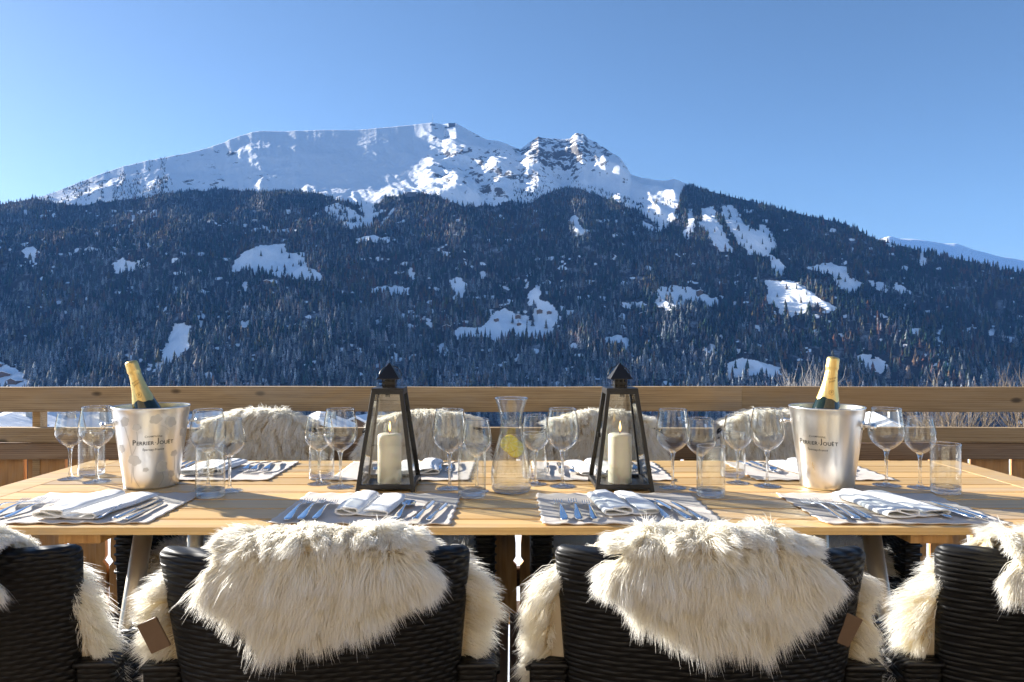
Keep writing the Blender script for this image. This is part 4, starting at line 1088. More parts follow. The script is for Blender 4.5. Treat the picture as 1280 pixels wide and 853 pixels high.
NAP = {'n1': (-1.06, 1.80, -0.05, 0.24, 0.10, 0.085), 'n2': (-0.365, 1.808, -0.03, 0.20, 0.075, 0.07), 'n3': (0.285, 1.815, 0.16, 0.20, 0.085, 0.065), 'n4': (0.965, 1.805, 0.20, 0.22, 0.10, 0.085),
       'f1': (-0.985, 2.33, math.pi, 0.2, 0.08, 0.07), 'f2': (-0.305, 2.33, math.pi+0.05, 0.2, 0.08, 0.07), 'f3': (0.27, 2.335, math.pi+0.25, 0.2, 0.08, 0.07), 'f4': (0.965, 2.335, math.pi+0.2, 0.2, 0.09, 0.07)}
for i, (k_, (x, y, rz, ln, w1, w2)) in enumerate(NAP.items()):
    napkin(x, y, rz, 300+i, 'rolled and folded white napkin '+WH[k_], ln, w1, w2, 0.020 if k_[0] == 'n' else 0.019)

# ------------------------------------------------------------ cutlery (built pointing along +y, handle end at y=0)
def strip(m, pts, n=10):
    """pts: (y, halfwidth, z, thickness, x)"""
    vs = []; fs = []
    for (y, w_, z, th, x) in pts:
        for k in range(n):
            t = 2*math.pi*k/n
            vs.append((x+w_*math.cos(t), y, z+th*math.sin(t)))
    for i in range(len(pts)-1):
        for k in range(n): fs.append((i*n+k, i*n+(k+1) % n, (i+1)*n+(k+1) % n, (i+1)*n+k))
    fs += [tuple(range(n))[::-1], tuple((len(pts)-1)*n+k for k in range(n))]
    m.add(vs, fs, True)
def smooth_pts(P_, n=26):
    P_ = np.array(P_, float); t = np.linspace(P_[0, 0], P_[-1, 0], n)
    o = np.stack([t]+[np.interp(t, P_[:, 0], P_[:, j]) for j in range(1, P_.shape[1])], 1)
    for _ in range(2): o[1:-1, 1:] = o[1:-1, 1:]*0.5+(o[:-2, 1:]+o[2:, 1:])*0.25
    return [tuple(q) for q in o]
def fork_mesh():
    m = MB()
    strip(m, smooth_pts([(0, 0.004, 0.003, 0.0012, 0), (0.006, 0.0105, 0.004, 0.0017, 0), (0.03, 0.0105, 0.006, 0.0018, 0), (0.07, 0.006, 0.011, 0.002, 0), (0.11, 0.0034, 0.014, 0.0022, 0), (0.130, 0.0034, 0.0125, 0.002, 0), (0.140, 0.010, 0.010, 0.0013, 0), (0.150, 0.0125, 0.0075, 0.0011, 0), (0.157, 0.0125, 0.006, 0.001, 0)]))
    for x in (-0.0102, -0.0034, 0.0034, 0.0102):
        strip(m, [(0.154, 0.0022, 0.0066, 0.001, x), (0.17, 0.0018, 0.0035, 0.0009, x), (0.185, 0.0016, 0.0040, 0.0009, x*0.98), (0.200, 0.0008, 0.0085, 0.0006, x*0.95)], 6)
    return m
def knife_mesh(s=1.0):
    m = MB()
    strip(m, smooth_pts([(0, 0.006, 0.005, 0.003, 0), (0.006, 0.0095, 0.0055, 0.0046, 0), (0.04, 0.0088, 0.006, 0.0048, 0), (0.09*s, 0.0064, 0.006, 0.004, 0), (0.098*s, 0.0064, 0.006, 0.0036, 0)], 14))
    strip(m, smooth_pts([(0.096*s, 0.0062, 0.0055, 0.0022, 0), (0.11*s, 0.0095, 0.005, 0.0010, 0.001), (0.19*s, 0.0100, 0.0045, 0.0009, 0.0015), (0.212*s, 0.0075, 0.0045, 0.0008, 0.0005), (0.224*s, 0.0015, 0.0045, 0.0006, -0.004)], 18))
    return m
def spoon_mesh(s=1.0):
    m = MB()
    strip(m, smooth_pts([(0, 0.004, 0.003, 0.0012, 0), (0.006, 0.0105, 0.004, 0.0017, 0), (0.03, 0.0105, 0.006, 0.0018, 0), (0.07, 0.006, 0.011, 0.002, 0), (0.11, 0.0034, 0.014, 0.0022, 0), (0.134, 0.0036, 0.011, 0.002, 0)]))
    nu, nv = 18, 9; vs = []; fs = []
    for j in range(nv):
        q = j/(nv-1)
        for i in range(nu):
            a = 2*math.pi*i/nu; yy = math.cos(a); xx = math.sin(a)
            wx = 0.0205*(1-0.16*yy*(1 if yy > 0 else 0.3)); vs.append((xx*wx*q, 0.162-yy*-0.032*q, 0.0015+0.0085*q*q))
    for j in range(nv-1):
        for i in range(nu): fs.append((j*nu+i, j*nu+(i+1) % nu, (j+1)*nu+(i+1) % nu, (j+1)*nu+i))
    b = len(vs); vs2 = [(x, y, z-0.0011) for x, y, z in vs]; 
    fs2 = [tuple(b+i for i in f[::-1]) for f in fs]; rimf = [((nv-1)*nu+(i+1) % nu, (nv-1)*nu+i, b+(nv-1)*nu+i, b+(nv-1)*nu+(i+1) % nu) for i in range(nu)]
    m.add(vs+vs2, fs+fs2+rimf, True)
    return m
CUT = {'fork': fork_mesh().build('fork', M['cutlery']), 'knife': knife_mesh().build('knife', M['cutlery']), 'spoon': spoon_mesh().build('spoon', M['cutlery'])}
_first = {k: True for k in CUT}
def cut(kind, x, y, rz, label, scale=1.0, zoff=0.0058):
    o = CUT[kind] if _first[kind] else CUT[kind].copy()
    if not _first[kind]: COL.objects.link(o)
    _first[kind] = False
    o.location = (x, y, TZ+zoff); o.rotation_euler = (0, 0, rz); o.scale = (scale,)*3
    return tag(o, label, kind, kind+('s' if kind != 'knife' else '')+' of the place settings' if kind != 'knife' else 'knives of the place settings')
ORD = ['outermost', 'middle', 'innermost']
def setting(key, flip, fx, kx, y0f, y0k, rots=(0, 0, 0), krots=(0, 0, 0), sp=None):
    mx, my, _ = MATS[key]; w_ = WH[key]
    sg = -1 if flip else 1; base = math.pi if flip else 0
    for i, dx in enumerate(fx):
        cut('fork', mx+sg*dx, my+sg*(y0f+0.006*i), base+rots[i], '%s of the three forks %s' % (ORD[i], w_), 1.0 if i < 2 else 0.9)
    for i, dx in enumerate(kx):
        cut('knife', mx+sg*dx, my+sg*(y0k-0.003*i), base+krots[i+1], '%s knife %s' % (['larger inner', 'smaller outer'][i], w_), [0.95, 0.85][i])
    cut('spoon', mx+sg*(kx[0]-0.048 if sp is None else sp), my+sg*(y0k+0.012), base+krots[0], 'polished spoon beside the knives '+w_, 0.9)
setting('n1', 0, (-0.205, -0.172, -0.135), (0.135, 0.165), -0.145, -0.150, (0.03, 0.0, -0.05), (-0.02, 0.0, 0.02))
setting('n2', 0, (-0.175, -0.145, -0.112), (0.128, 0.160), -0.148, -0.150, (0.02, 0.0, -0.02), (-0.08, -0.10, -0.14))
setting('n3', 0, (-0.160, -0.125, -0.088), (0.135, 0.165), -0.150, -0.145, (0.02, 0.0, 0.02), (0.10, 0.18, 0.16))
setting('n4', 0, (-0.165, -0.130, -0.100), (0.145, 0.175), -0.145, -0.135, (0.10, 0.12, 0.12), (0.18, 0.20, 0.14))
setting('f1', 1, (-0.155, -0.12, -0.085), (0.135, 0.165), -0.14, -0.14, (0.03, 0.0, 0.03), (0.0, 0.05, 0.1))
setting('f2', 1, (-0.155, -0.12, -0.085), (0.150, 0.180), -0.14, -0.14, (-0.1, -0.1, -0.15), (0.05, 0.15, 0.2))
setting('f3', 1, (-0.155, -0.12, -0.085), (0.125, 0.165), -0.14, -0.10, (0.03, 0.0, 0.03), (0.0, 0.0, -0.05), sp=0.085)
setting('f4', 1, (-0.155, -0.12, -0.085), (0.135, 0.175), -0.14, -0.14, (-0.2, -0.2, -0.2), (-0.1, 0.1, 0.2), sp=0.10)

# ------------------------------------------------------------ glasses
def wine_glass(label, x, y, big, first={}):
    if big in first:
        e = copy_tree(first[big]); e.location = (x, y, TZ); e['label'] = label; return e
    e = empty('wine_glass', (x, y, TZ), 0, label, 'wine glass', 'wine glasses on the table'); first[big] = e
    h, rb, rr, zb, rf = (0.230, 0.0505, 0.040, 0.103, 0.0385) if big else (0.207, 0.0435, 0.0335, 0.098, 0.0345)
    H = h-zb
    def bowl_r(t): # t 0..1
        return np.interp(t, [0, 0.03, 0.08, 0.16, 0.28, 0.40, 0.52, 0.66, 0.82, 1.0], [0.004, 0.012, 0.022, 0.034, 0.0455, 0.0500, 0.0500, 0.0475, 0.0440, 0.0400])*(rb/0.050)*(1+(rr/0.040/(rb/0.050)-1)*t**2)
    ts = np.linspace(0, 1, 30); rs = bowl_r(ts)
    for _ in range(3): rs[1:-1] = rs[1:-1]*0.5+(rs[:-2]+rs[2:])*0.25
    th = 0.0009
    out_ = [(float(r), zb+H*float(t)) for r, t in zip(rs, ts)]
    inn = [(max(0.0003, float(r)-th), zb+H*float(t)+(0.006*(1-t)**6)) for r, t in zip(rs, ts)]
    m = MB(); m.lathe([(0.0002, zb)]+out_+inn[::-1]+[(0.0002, zb+0.006)], 48); m.build('bowl', M['shell_glass'], e)
    rimr = float(rs[-1])
    m = MB(); m.lathe([(rimr-th*0.5+0.0012*math.cos(a_), h+0.0010*math.sin(a_)) for a_ in np.linspace(0, 2*math.pi, 9)[:-1]], 48, closed=True); b_ = e.children[0]; m.build('rim', M['glass'], b_)
    m = MB(); st = [(0.0002, zb-0.001), (0.0085, zb+0.0035), (0.0062, zb-0.006), (0.0042, zb-0.018), (0.0034, zb-0.05), (0.0036, 0.030), (0.0050, 0.014), (0.0085, 0.0065)]
    st = [(0.0002, zb+0.004), (0.011, zb+0.0055), (0.0072, zb-0.003), (0.0047, zb-0.016), (0.0036, zb-0.045), (0.0037, 0.030), (0.0052, 0.014), (0.0100, 0.0062)]
    m.lathe(st+[(0.0002, 0.0060)], 24); m.build('stem', M['glass'], e)
    m = MB(); m.lathe([(0.0002, 0.0062), (0.0098, 0.0058), (rf*0.5, 0.0034), (rf*0.85, 0.0020), (rf, 0.0016), (rf+0.0004, 0.0009), (rf-0.0006, 0.0003), (0.0002, 0.0003)], 48); m.build('foot', M['glass'], e)
    return e
GL = [ # foot pixel, big?, label
 (87.8, 599, 0, 'smaller wine glass of the pair left of the flower-etched bucket'), (121, 602.5, 1, 'large wine glass of the pair left of the flower-etched bucket'),
 (260, 611, 1, 'large wine glass right of the flower-etched bucket, behind a tumbler'), (287, 614, 0, 'smaller wine glass right of the flower-etched bucket and its tumbler'),
 (398.8, 605, 0, 'smaller wine glass left of the first lantern, tumbler behind it'), (425.5, 609, 1, 'large wine glass just left of the first lantern'),
 (562, 611, 1, 'large wine glass just right of the first lantern'), (596, 614.5, 0, 'smaller wine glass behind the tumbler left of the carafe'),
 (669, 605.5, 0, 'smaller wine glass directly right of the carafe'), (703, 608, 1, 'large wine glass between the carafe and the second lantern'),
 (841, 610, 1, 'large wine glass just right of the second lantern'), (876, 613, 0, 'smaller wine glass behind the tumbler right of the second lantern'),
 (922, 604, 0, 'smaller wine glass of the pair left of the plain bucket'), (959, 608, 1, 'large wine glass of the pair left of the plain bucket'),
 (1108, 607, 1, 'large wine glass right of the plain bucket'), (1150, 610, 0, 'smaller wine glass between the large one and the end tumbler right of the plain bucket')]
for (x, y, big, lb) in GL:
    X, Y = T(x, y); wine_glass(lb, X, Y, big)
TUM = [(114.5, 594, 1, 'tumbler behind the wine glass pair left of the flower-etched bucket'), (263, 621, 0, 'tumbler right of the flower-etched bucket in front of two wine glasses'), (402, 598.5, 0, 'tumbler behind the pair left of the first lantern'),
 (590, 621, 0, 'tumbler left of the carafe before the smaller wine glass'), (668, 597, 0, 'tumbler half hidden behind the carafe'), (888.5, 620.5, 0, 'tumbler right of the second lantern'),
 (916, 596, 0, 'tumbler behind the pair left of the plain bucket'), (1182, 616.5, 1, 'tumbler at the right end of the table')]
tfirst = []
for (x, y, wide, lb) in TUM:
    X, Y = T(x, y)
    if tfirst:
        e = copy_tree(tfirst[0]); e.location = (X, Y, TZ); e['label'] = lb
    else:
        e = empty('tumbler', (X, Y, TZ), 0, lb, 'tumbler', 'tumblers on the table'); tfirst.append(e)
        R0, HH = 0.0365, 0.140
        m = MB(); m.lathe([(R0, 0.004)]+[(R0, z) for z in np.linspace(0.01, HH, 8)]+[(R0-0.0008, HH+0.0008), (R0-0.0018, HH)]+[(R0-0.0018, z) for z in np.linspace(HH-0.005, 0.022, 8)]+[(R0-0.004, 0.0195)], 48); m.build('wall', M['shell_glass'], e)
        m = MB(); m.lathe([(R0-0.0009+0.0010*math.cos(a_), HH+0.001*math.sin(a_)) for a_ in np.linspace(0, 2*math.pi, 9)[:-1]], 48, closed=True); m.build('rim', M['glass'], e.children[0])
        m = MB(); m.lathe([(0.0003, 0.0175), (R0-0.006, 0.0178), (R0-0.0022, 0.0215), (R0-0.0004, 0.0215), (R0-0.0002, 0.006), (R0-0.003, 0.0006), (0.0003, 0.0010)], 48); m.build('base', M['glass'], e)
    if wide: e.scale = (1.06, 1.06, 1.0)

# ------------------------------------------------------------ carafe
X, Y = T(639, 614.5)
e = empty('carafe', (X, Y, TZ), 0, 'glass water carafe with lemon between the two lanterns', 'carafe')
cp = np.array([(0.030, 0.0), (0.050, 0.002), (0.0565, 0.012), (0.0585, 0.035), (0.0575, 0.06), (0.053, 0.09), (0.046, 0.12), (0.0385, 0.145), (0.033, 0.165), (0.0300, 0.185), (0.0300, 0.20), (0.0335, 0.225), (0.041, 0.25), (0.0475, 0.266)])
tt_ = np.linspace(0, len(cp)-1, 52); rr_ = np.interp(tt_, range(len(cp)), cp[:, 0]); zz_ = np.interp(tt_, range(len(cp)), cp[:, 1])
for _ in range(4): rr_[1:-1] = rr_[1:-1]*0.5+(rr_[:-2]+rr_[2:])*0.25; zz_[1:-1] = zz_[1:-1]*0.5+(zz_[:-2]+zz_[2:])*0.25
m = MB(); m.lathe([(0.0003, 0.001)]+list(zip(rr_, zz_+0.001))+[(rr_[-1]-0.001, zz_[-1]+0.0020)]+[(max(0.0003, r-0.0022), max(z, 0.007)) for r, z in zip(rr_[::-1], zz_[::-1]+0.001)]+[(0.0003, 0.007)], 64); m.build('glass_body', M['shell_glass'], e)
m = MB(); m.lathe([(rr_[-1]-0.001+0.0016*math.cos(a_), zz_[-1]+0.001+0.0016*math.sin(a_)) for a_ in np.linspace(0, 2*math.pi, 9)[:-1]], 64, closed=True); m.build('rim', M['glass'], e)
m = MB(); m.lathe([(0.0003, 0.0066), (0.046, 0.0066), (0.0555, 0.013), (0.0565, 0.016), (0.0565, 0.011), (0.050, 0.0022), (0.0003, 0.0018)], 48); m.build('thick_base', M['glass'], e)
wl = 0.158
wp = [(max(0.0003, r-0.0026), z+0.0012) for r, z in zip(rr_, zz_) if 0.009 < z < wl]
m = MB(); m.lathe([(0.0003, wp[0][1])]+wp+[(wp[-1][0], wl), (0.0003, wl)], 64); m.build('water', M['water'], e)
def lemon_slice(loc, rot, label):
    m = MB(); m.lathe([(0.0002, -0.003), (0.0235, -0.003), (0.0255, -0.0015), (0.0255, 0.0015), (0.0235, 0.003), (0.0002, 0.003)], 36)
    o = m.build('lemon_slice', M['lemon']); o.location = loc; o.rotation_euler = rot
    return tag(o, label, 'lemon slice')
lemon_slice((X-0.004, Y-0.012, TZ+0.138), (1.15, -0.25, 0.1), 'upper lemon slice floating tilted at the water surface of the carafe')
lemon_slice((X+0.011, Y-0.010, TZ+0.124), (1.35, 0.5, 0.3), 'lower lemon slice pressed against the right side of the carafe')

# ------------------------------------------------------------ lanterns
def lantern(x, y, rz, label, label_latch_side=-1):
    e = empty('lantern', (x, y, TZ), rz, label, 'lantern', 'black candle lanterns')
    WB, WT, H0, H1 = 0.079, 0.040, 0.018, 0.286
    def pt(sx, sy, z, o=0):
        t = (z)/(H1); w_ = WB+(WT-WB)*t+o; return Vector((sx*w_, sy*w_, z))
    bar = 0.0058
    m = MB()
    def beam(a, b, r1):
        d_ = (b-a); ln = d_.length; bm = bmesh.new(); bmesh.ops.create_cube(bm, size=1)
        for v in bm.verts: v.co = Vector((v.co.x*2*r1, v.co.y*2*r1, v.co.z*ln))
        bmesh.ops.bevel(bm, geom=bm.edges[:], offset=0.0008, segments=1, affect='EDGES')
        q = Vector((0, 0, 1)).rotation_difference(d_.normalized()).to_matrix().to_4x4()
        m.bm(bm, tuple((a+b)/2), q)
    for sx in (-1, 1):
        for sy in (-1, 1):
            beam(pt(sx, sy, 0.0), pt(sx, sy, H1), bar)
    for k in range(4):
        c_ = [(-1, -1), (1, -1), (1, 1), (-1, 1)]
        a_, b_ = c_[k], c_[(k+1) % 4]
        beam(pt(*a_, 0.015, -0.0012), pt(*b_, 0.015, -0.0012), bar*1.15); beam(pt(*a_, H1-0.004, 0.0007), pt(*b_, H1-0.004, 0.0007), bar*1.05)
    m.build('frame', M['black_metal'], e)
    m = MB(); m.box((0, 0, 0.0115), (2*(WB-0.008), 2*(WB-0.008), 0.003)); m.build('floor_plate', M['black_metal'], e)
    m = MB(); m.box((0, 0, H1+0.004), (2*WT+0.012, 2*WT+0.012, 0.006), 0.001)
    m.build('top_plate', M['black_metal'], e)
    for k in range(4):
        c_ = [(-1, -1), (1, -1), (1, 1), (-1, 1)]; a_, b_ = c_[k], c_[(k+1) % 4]
        v_ = [pt(*a_, 0.022, -0.002), pt(*b_, 0.022, -0.002), pt(*b_, H1-0.010, -0.002), pt(*a_, H1-0.010, -0.002)]
        cc = sum(v_, Vector())/4; nn_ = (v_[1]-v_[0]).cross(v_[2]-v_[0]).normalized()*0.001
        m = MB(); m.add([q+nn_ for q in v_]+[q-nn_ for q in v_], [(0, 1, 2, 3), (7, 6, 5, 4), (0, 4, 5, 1), (1, 5, 6, 2), (2, 6, 7, 3), (3, 7, 4, 0)]); m.build('glass_pane', M['pane_glass'], e)
    # pierced chimney: a square sleeve with round holes, built from a grid
    zc0, zc1, hw = H1+0.007, H1+0.034, 0.0185
    m = MB()
    for k in range(4):
        Rm = Matrix.Rotation(k*math.pi/2, 4, 'Z'); nx_, nz_ = 3, 2
        cw = 2*hw/nx_; chh = (zc1-zc0)/nz_
        for i in range(nx_):
            for j in range(nz_):
                x0_, z0_ = -hw+i*cw, zc0+j*chh; cx0, cz0 = x0_+cw/2, z0_+chh/2; rr = 0.0031
                vs = []; nn = 12
                for q in range(nn):
                    a_ = 2*math.pi*q/nn+math.pi/nn; ca, sa = math.cos(a_), math.sin(a_); s_ = min((cw/2)/abs(ca) if abs(ca) > 1e-6 else 9, (chh/2)/abs(sa) if abs(sa) > 1e-6 else 9)
                    vs.append(Rm @ Vector((cx0+ca*rr, -hw, cz0+sa*rr))); vs.append(Rm @ Vector((cx0+ca*s_, -hw, cz0+sa*s_)))
                m.add(vs, [(2*q, 2*((q+1) % nn), 2*((q+1) % nn)+1, 2*q+1) for q in range(nn)])
    m.build('chimney', M['black_metal'], e)
    m = MB(); zr = zc1; rw = 0.0325
    m.add([(-rw, -rw, zr), (rw, -rw, zr), (rw, rw, zr), (-rw, rw, zr), (0, 0, zr+0.047), (-rw, -rw, zr-0.002), (rw, -rw, zr-0.002), (rw, rw, zr-0.002), (-rw, rw, zr-0.002)],
          [(0, 1, 4), (1, 2, 4), (2, 3, 4), (3, 0, 4), (0, 5, 6, 1), (1, 6, 7, 2), (2, 7, 8, 3), (3, 8, 5, 0), (8, 7, 6, 5)])
    m.build('cap', M['black_metal'], e)
    m = MB(); pts = [(0.033*math.cos(a_), 0.013+0.010*math.sin(a_), zr+0.006+0.030*math.sin(a_)) for a_ in np.linspace(0, math.pi, 17)]; m.tube(pts, 0.0014, 6); m.build('carrying_ring', M['black_metal'], e)
    m = MB(); s_ = label_latch_side; q = pt(s_, -0.2, 0.155); m.box((q.x+s_*0.006, q.y, 0.155), (0.010, 0.008, 0.014), 0.001); m.build('latch', M['black_metal'], e)
    m = MB(); m.box((0, -WT+0.004, H1-0.014), (0.014, 0.004, 0.008), 0.0005); m.build('clip', M['black_metal'], e)
    return e
LX = [(-0.362, 2.082, 0.0), (0.319, 2.082, 0.0)]
lantern(*LX[0][:2], 0.02, 'tall black candle lantern left of the carafe, its right side panes showing', -1)
lantern(*LX[1][:2], 0.02, 'tall black candle lantern right of the carafe, latch on its left side', -1)
for i, (lx, ly) in enumerate([(-0.362, 2.082), (0.319, 2.082)]):
    nm = ['left', 'right'][i]
    e = empty('pillar_candle', (lx, ly, TZ+0.013), 0, 'burning ivory pillar candle inside the lantern %s of the carafe' % nm, 'candle', 'pillar candles in the lanterns')
    m = MB(); m.lathe([(0.0003, 0.0), (0.0335, 0.0), (0.0348, 0.002), (0.0348, 0.135), (0.0340, 0.1395), (0.0315, 0.1425), (0.025, 0.1445), (0.012, 0.1435), (0.0003, 0.1415)], 48); m.build('wax', M['wax'], e)
    m = MB(); m.tube([(0, 0, 0.141), (0.0004, 0, 0.147), (0.0012, 0, 0.152)], 0.0009, 6); m.build('wick', M['wick'], e)
    m = MB(); fl = [(0.0002, 0), (0.0016, 0.002), (0.0032, 0.007), (0.0036, 0.012), (0.0030, 0.019), (0.0016, 0.027), (0.0002, 0.034)]; m.lathe(fl, 16, c=(0.0006, 0, 0.148)); m.build('flame', M['flame'], e)

# ------------------------------------------------------------ champagne buckets
def text_mesh(body, size, extr=0.0, bold=0.0):
    cu = bpy.data.curves.new('txt', 'FONT'); cu.body = body; cu.size = size; cu.align_x = 'CENTER'; cu.align_y = 'CENTER'; cu.offset = bold; cu.space_character = 1.05; cu.resolution_u = 3
    ob = bpy.data.objects.new('txt', cu); COL.objects.link(ob); bpy.context.view_layer.update()
    me = bpy.data.meshes.new_from_object(ob.evaluated_get(bpy.context.evaluated_depsgraph_get()))
    bpy.data.objects.remove(ob); V = [v.co.copy() for v in me.vertices]; Fx = [tuple(p.vertices) for p in me.polygons]; bpy.data.meshes.remove(me)
    return V, Fx
RB, RT, HB = 0.0735, 0.1050, 0.236
def bucket_r(z): return RB+(RT-RB)*z/HB
def bend(V, z0, ang0, off=0.0006, cx=0.0, sx=1.0, arc=0.0):
    o = []
    for v in V:
        z = z0+v.y+arc*(v.x*sx)**2; r = bucket_r(z)+off; a_ = ang0+(v.x*sx+cx)/r
        o.append((r*math.cos(a_), r*math.sin(a_), z))
    return o
def refine(V, Fx, maxe):
    bm = bmesh.new(); vs = [bm.verts.new(v) for v in V]
    for f in Fx:
        try: bm.faces.new([vs[i] for i in f])
        except ValueError: pass
    bmesh.ops.triangulate(bm, faces=bm.faces)
    for _ in range(3):
        ed = [e_ for e_ in bm.edges if e_.calc_length() > maxe]
        if not ed: break
        bmesh.ops.subdivide_edges(bm, edges=ed, cuts=1); bmesh.ops.triangulate(bm, faces=bm.faces)
    bm.verts.index_update(); V2 = [v.co.copy() for v in bm.verts]; F2 = [tuple(v.index for v in f.verts) for f in bm.faces]; bm.free(); return V2, F2
def bucket(x, y, face, label, flowers):
    """face: direction (radians) in which the lettering looks"""
    e = empty('champagne_bucket', (x, y, TZ), 0, label, 'ice bucket', 'steel champagne buckets')
    prof = [(0.0003, 0.004), (RB-0.004, 0.003), (RB-0.001, 0.0), (RB+0.0005, 0.003)]+[(bucket_r(z), z) for z in np.linspace(0.008, HB-0.004, 14)]+[(RT+0.0012, HB), (RT-0.0004, HB+0.0022), (RT-0.0026, HB+0.0006)]
    m = MB(); m.lathe(prof, 80); b = m.build('bucket_body', M['bucket'], e)
    m = MB(); m.lathe([(RT-0.0027, HB+0.0004)]+[(bucket_r(z)-0.0022, z) for z in np.linspace(HB-0.006, 0.012, 12)]+[(0.0003, 0.010)], 80); m.build('inner_wall', M['bucket_in'], e)
    for s in (-1, 1):
        a_ = face+s*math.pi/2; dr = Vector((math.cos(a_), math.sin(a_), 0)); tg_ = Vector((-math.sin(a_), math.cos(a_), 0)); zc = 0.188; r0 = bucket_r(zc)
        m = MB(); m.tube([tuple(dr*(r0-0.002)+Vector((0, 0, zc))), tuple(dr*(r0+0.003)+Vector((0, 0, zc)))], [0.015, 0.013], 20)
        m.tube([tuple(dr*(r0)+Vector((0, 0, zc))), tuple(dr*(r0+0.010)+Vector((0, 0, zc))), tuple(dr*(r0+0.026)+Vector((0, 0, zc-0.001))), tuple(dr*(r0+0.030)+Vector((0, 0, zc-0.001)))], [0.0055, 0.0048, 0.0050, 0.0085], 14)
        m.tube([tuple(dr*(r0+0.027)+tg_*q+Vector((0, 0, zc-0.001-0.006*(q/0.016)**2))) for q in (-0.016, -0.008, 0, 0.008, 0.016)], [0.006, 0.0082, 0.0088, 0.0082, 0.006], 12)
        m.build('handle', M['bucket'], e)
    Vt, Ft = [], []
    def addt(V, Fx, **kw):
        V, Fx = refine(V, Fx, 0.006); b0 = len(Vt); Vt.extend(bend(V, **kw)); Ft.extend([tuple(b0+i for i in f) for f in Fx])
    # raised capitals, small capitals between them
    def word(parts, z0, arc=0.0):
        tot = 0; items = []
        for (tx_, sz, bd) in parts:
            V, Fx = text_mesh(tx_, sz, 0, bd); xs_ = [v.x for v in V]; w_ = max(xs_)-min(xs_); mn = min(xs_); ymn = min(v.y for v in V) if tx_ not in ('-',) else 0
            items.append((V, Fx, w_, mn, tot, ymn, tx_)); tot += w_+sz*0.10
        for (V, Fx, w_, mn, t0, ymn, tx_) in items:
            for v in V:
                v.x = v.x-mn+t0-tot/2
                if tx_ not in ('-', 'Ë'): v.y -= ymn
                elif tx_ == 'Ë': v.y -= ymn
                v.y += 0.003 if tx_ == '-' else -0.004
            addt(V, Fx, z0=z0, ang0=face, arc=arc)
    word([('C', 0.0090, 0.00008), ('HAMPAGNE', 0.0072, 0.00008)], 0.158, -2.2)
    word([('P', 0.021, 0.0003), ('ERRIER', 0.0145, 0.0003), ('-', 0.012, 0.0002), ('J', 0.021, 0.0003), ('OU', 0.0145, 0.0003), ('Ë', 0.0145, 0.0003), ('T', 0.0145, 0.0003)], 0.136)
    word([('Épernay-France', 0.0086, 0.0001)], 0.117, 1.5)
    me_o = mesh_obj('lettering', Vt, Ft, M['print'], b)
    if flowers:
        Vt2, Ft2 = [], []
        def petal_shape(cx_, cy_, r_, ph, n=5):
            vs = [Vector((cx_, cy_, 0))]; K_ = 48
            for i in range(K_):
                a_ = 2*math.pi*i/K_; rad = r_*(0.78+0.22*abs(math.cos(n*a_/2+ph)))*(1+0.10*math.sin(a_*2+ph*3)); vs.append(Vector((cx_+rad*math.cos(a_), cy_+rad*math.sin(a_)*0.92, 0)))
            return vs, [(0, i+1, (i+1) % K_+1) for i in range(K_)]
        def stem(p0, p1, bow, w_=0.0010):
            vs = []; 
            for i in range(17):
                t = i/16; x_ = p0[0]*(1-t)+p1[0]*t+bow*math.sin(math.pi*t); y_ = p0[1]*(1-t)+p1[1]*t; vs += [Vector((x_-w_, y_, 0)), Vector((x_+w_, y_, 0))]
            return vs, [(2*i, 2*i+1, 2*i+3, 2*i+2) for i in range(16)]
        for (cx_, cy_, r_, ph) in [(0.005, 0.206, 0.0165, 0.2), (0.046, 0.196, 0.0185, 1.0), (-0.045, 0.184, 0.012, 0.4), (-0.082, 0.200, 0.016, 2.0), (-0.052, 0.088, 0.019, 0.8), (-0.020, 0.060, 0.008, 0.3), (0.022, 0.066, 0.018, 1.7), (0.060, 0.100, 0.012, 0.3), (0.052, 0.040, 0.012, 1.1), (0.095, 0.16, 0.016, 0.2), (-0.10, 0.12, 0.016, 0.6)]:
            V, Fx = petal_shape(cx_, cy_, r_, ph); V, Fx = refine(V, Fx, 0.008); b0 = len(Vt2); Vt2 += bend(V, z0=0, ang0=face, off=0.0004); Ft2 += [tuple(b0+i for i in f) for f in Fx]
        for (a_, b_, bow) in [((-0.052, 0.075), (-0.035, 0.008), -0.010), ((0.022, 0.052), (0.014, 0.008), 0.008), ((-0.082, 0.186), (-0.062, 0.02), 0.012), ((0.060, 0.09), (0.044, 0.010), 0.010), ((0.012, 0.19), (0.040, 0.172), 0.004), ((-0.045, 0.172), (-0.060, 0.10), 0.008)]:
            V, Fx = stem(a_, b_, bow); b0 = len(Vt2); Vt2 += bend(V, z0=0, ang0=face, off=0.0004); Ft2 += [tuple(b0+i for i in f) for f in Fx]
        mesh_obj('etched_flowers', Vt2, Ft2, M['etch'], b)
    return e
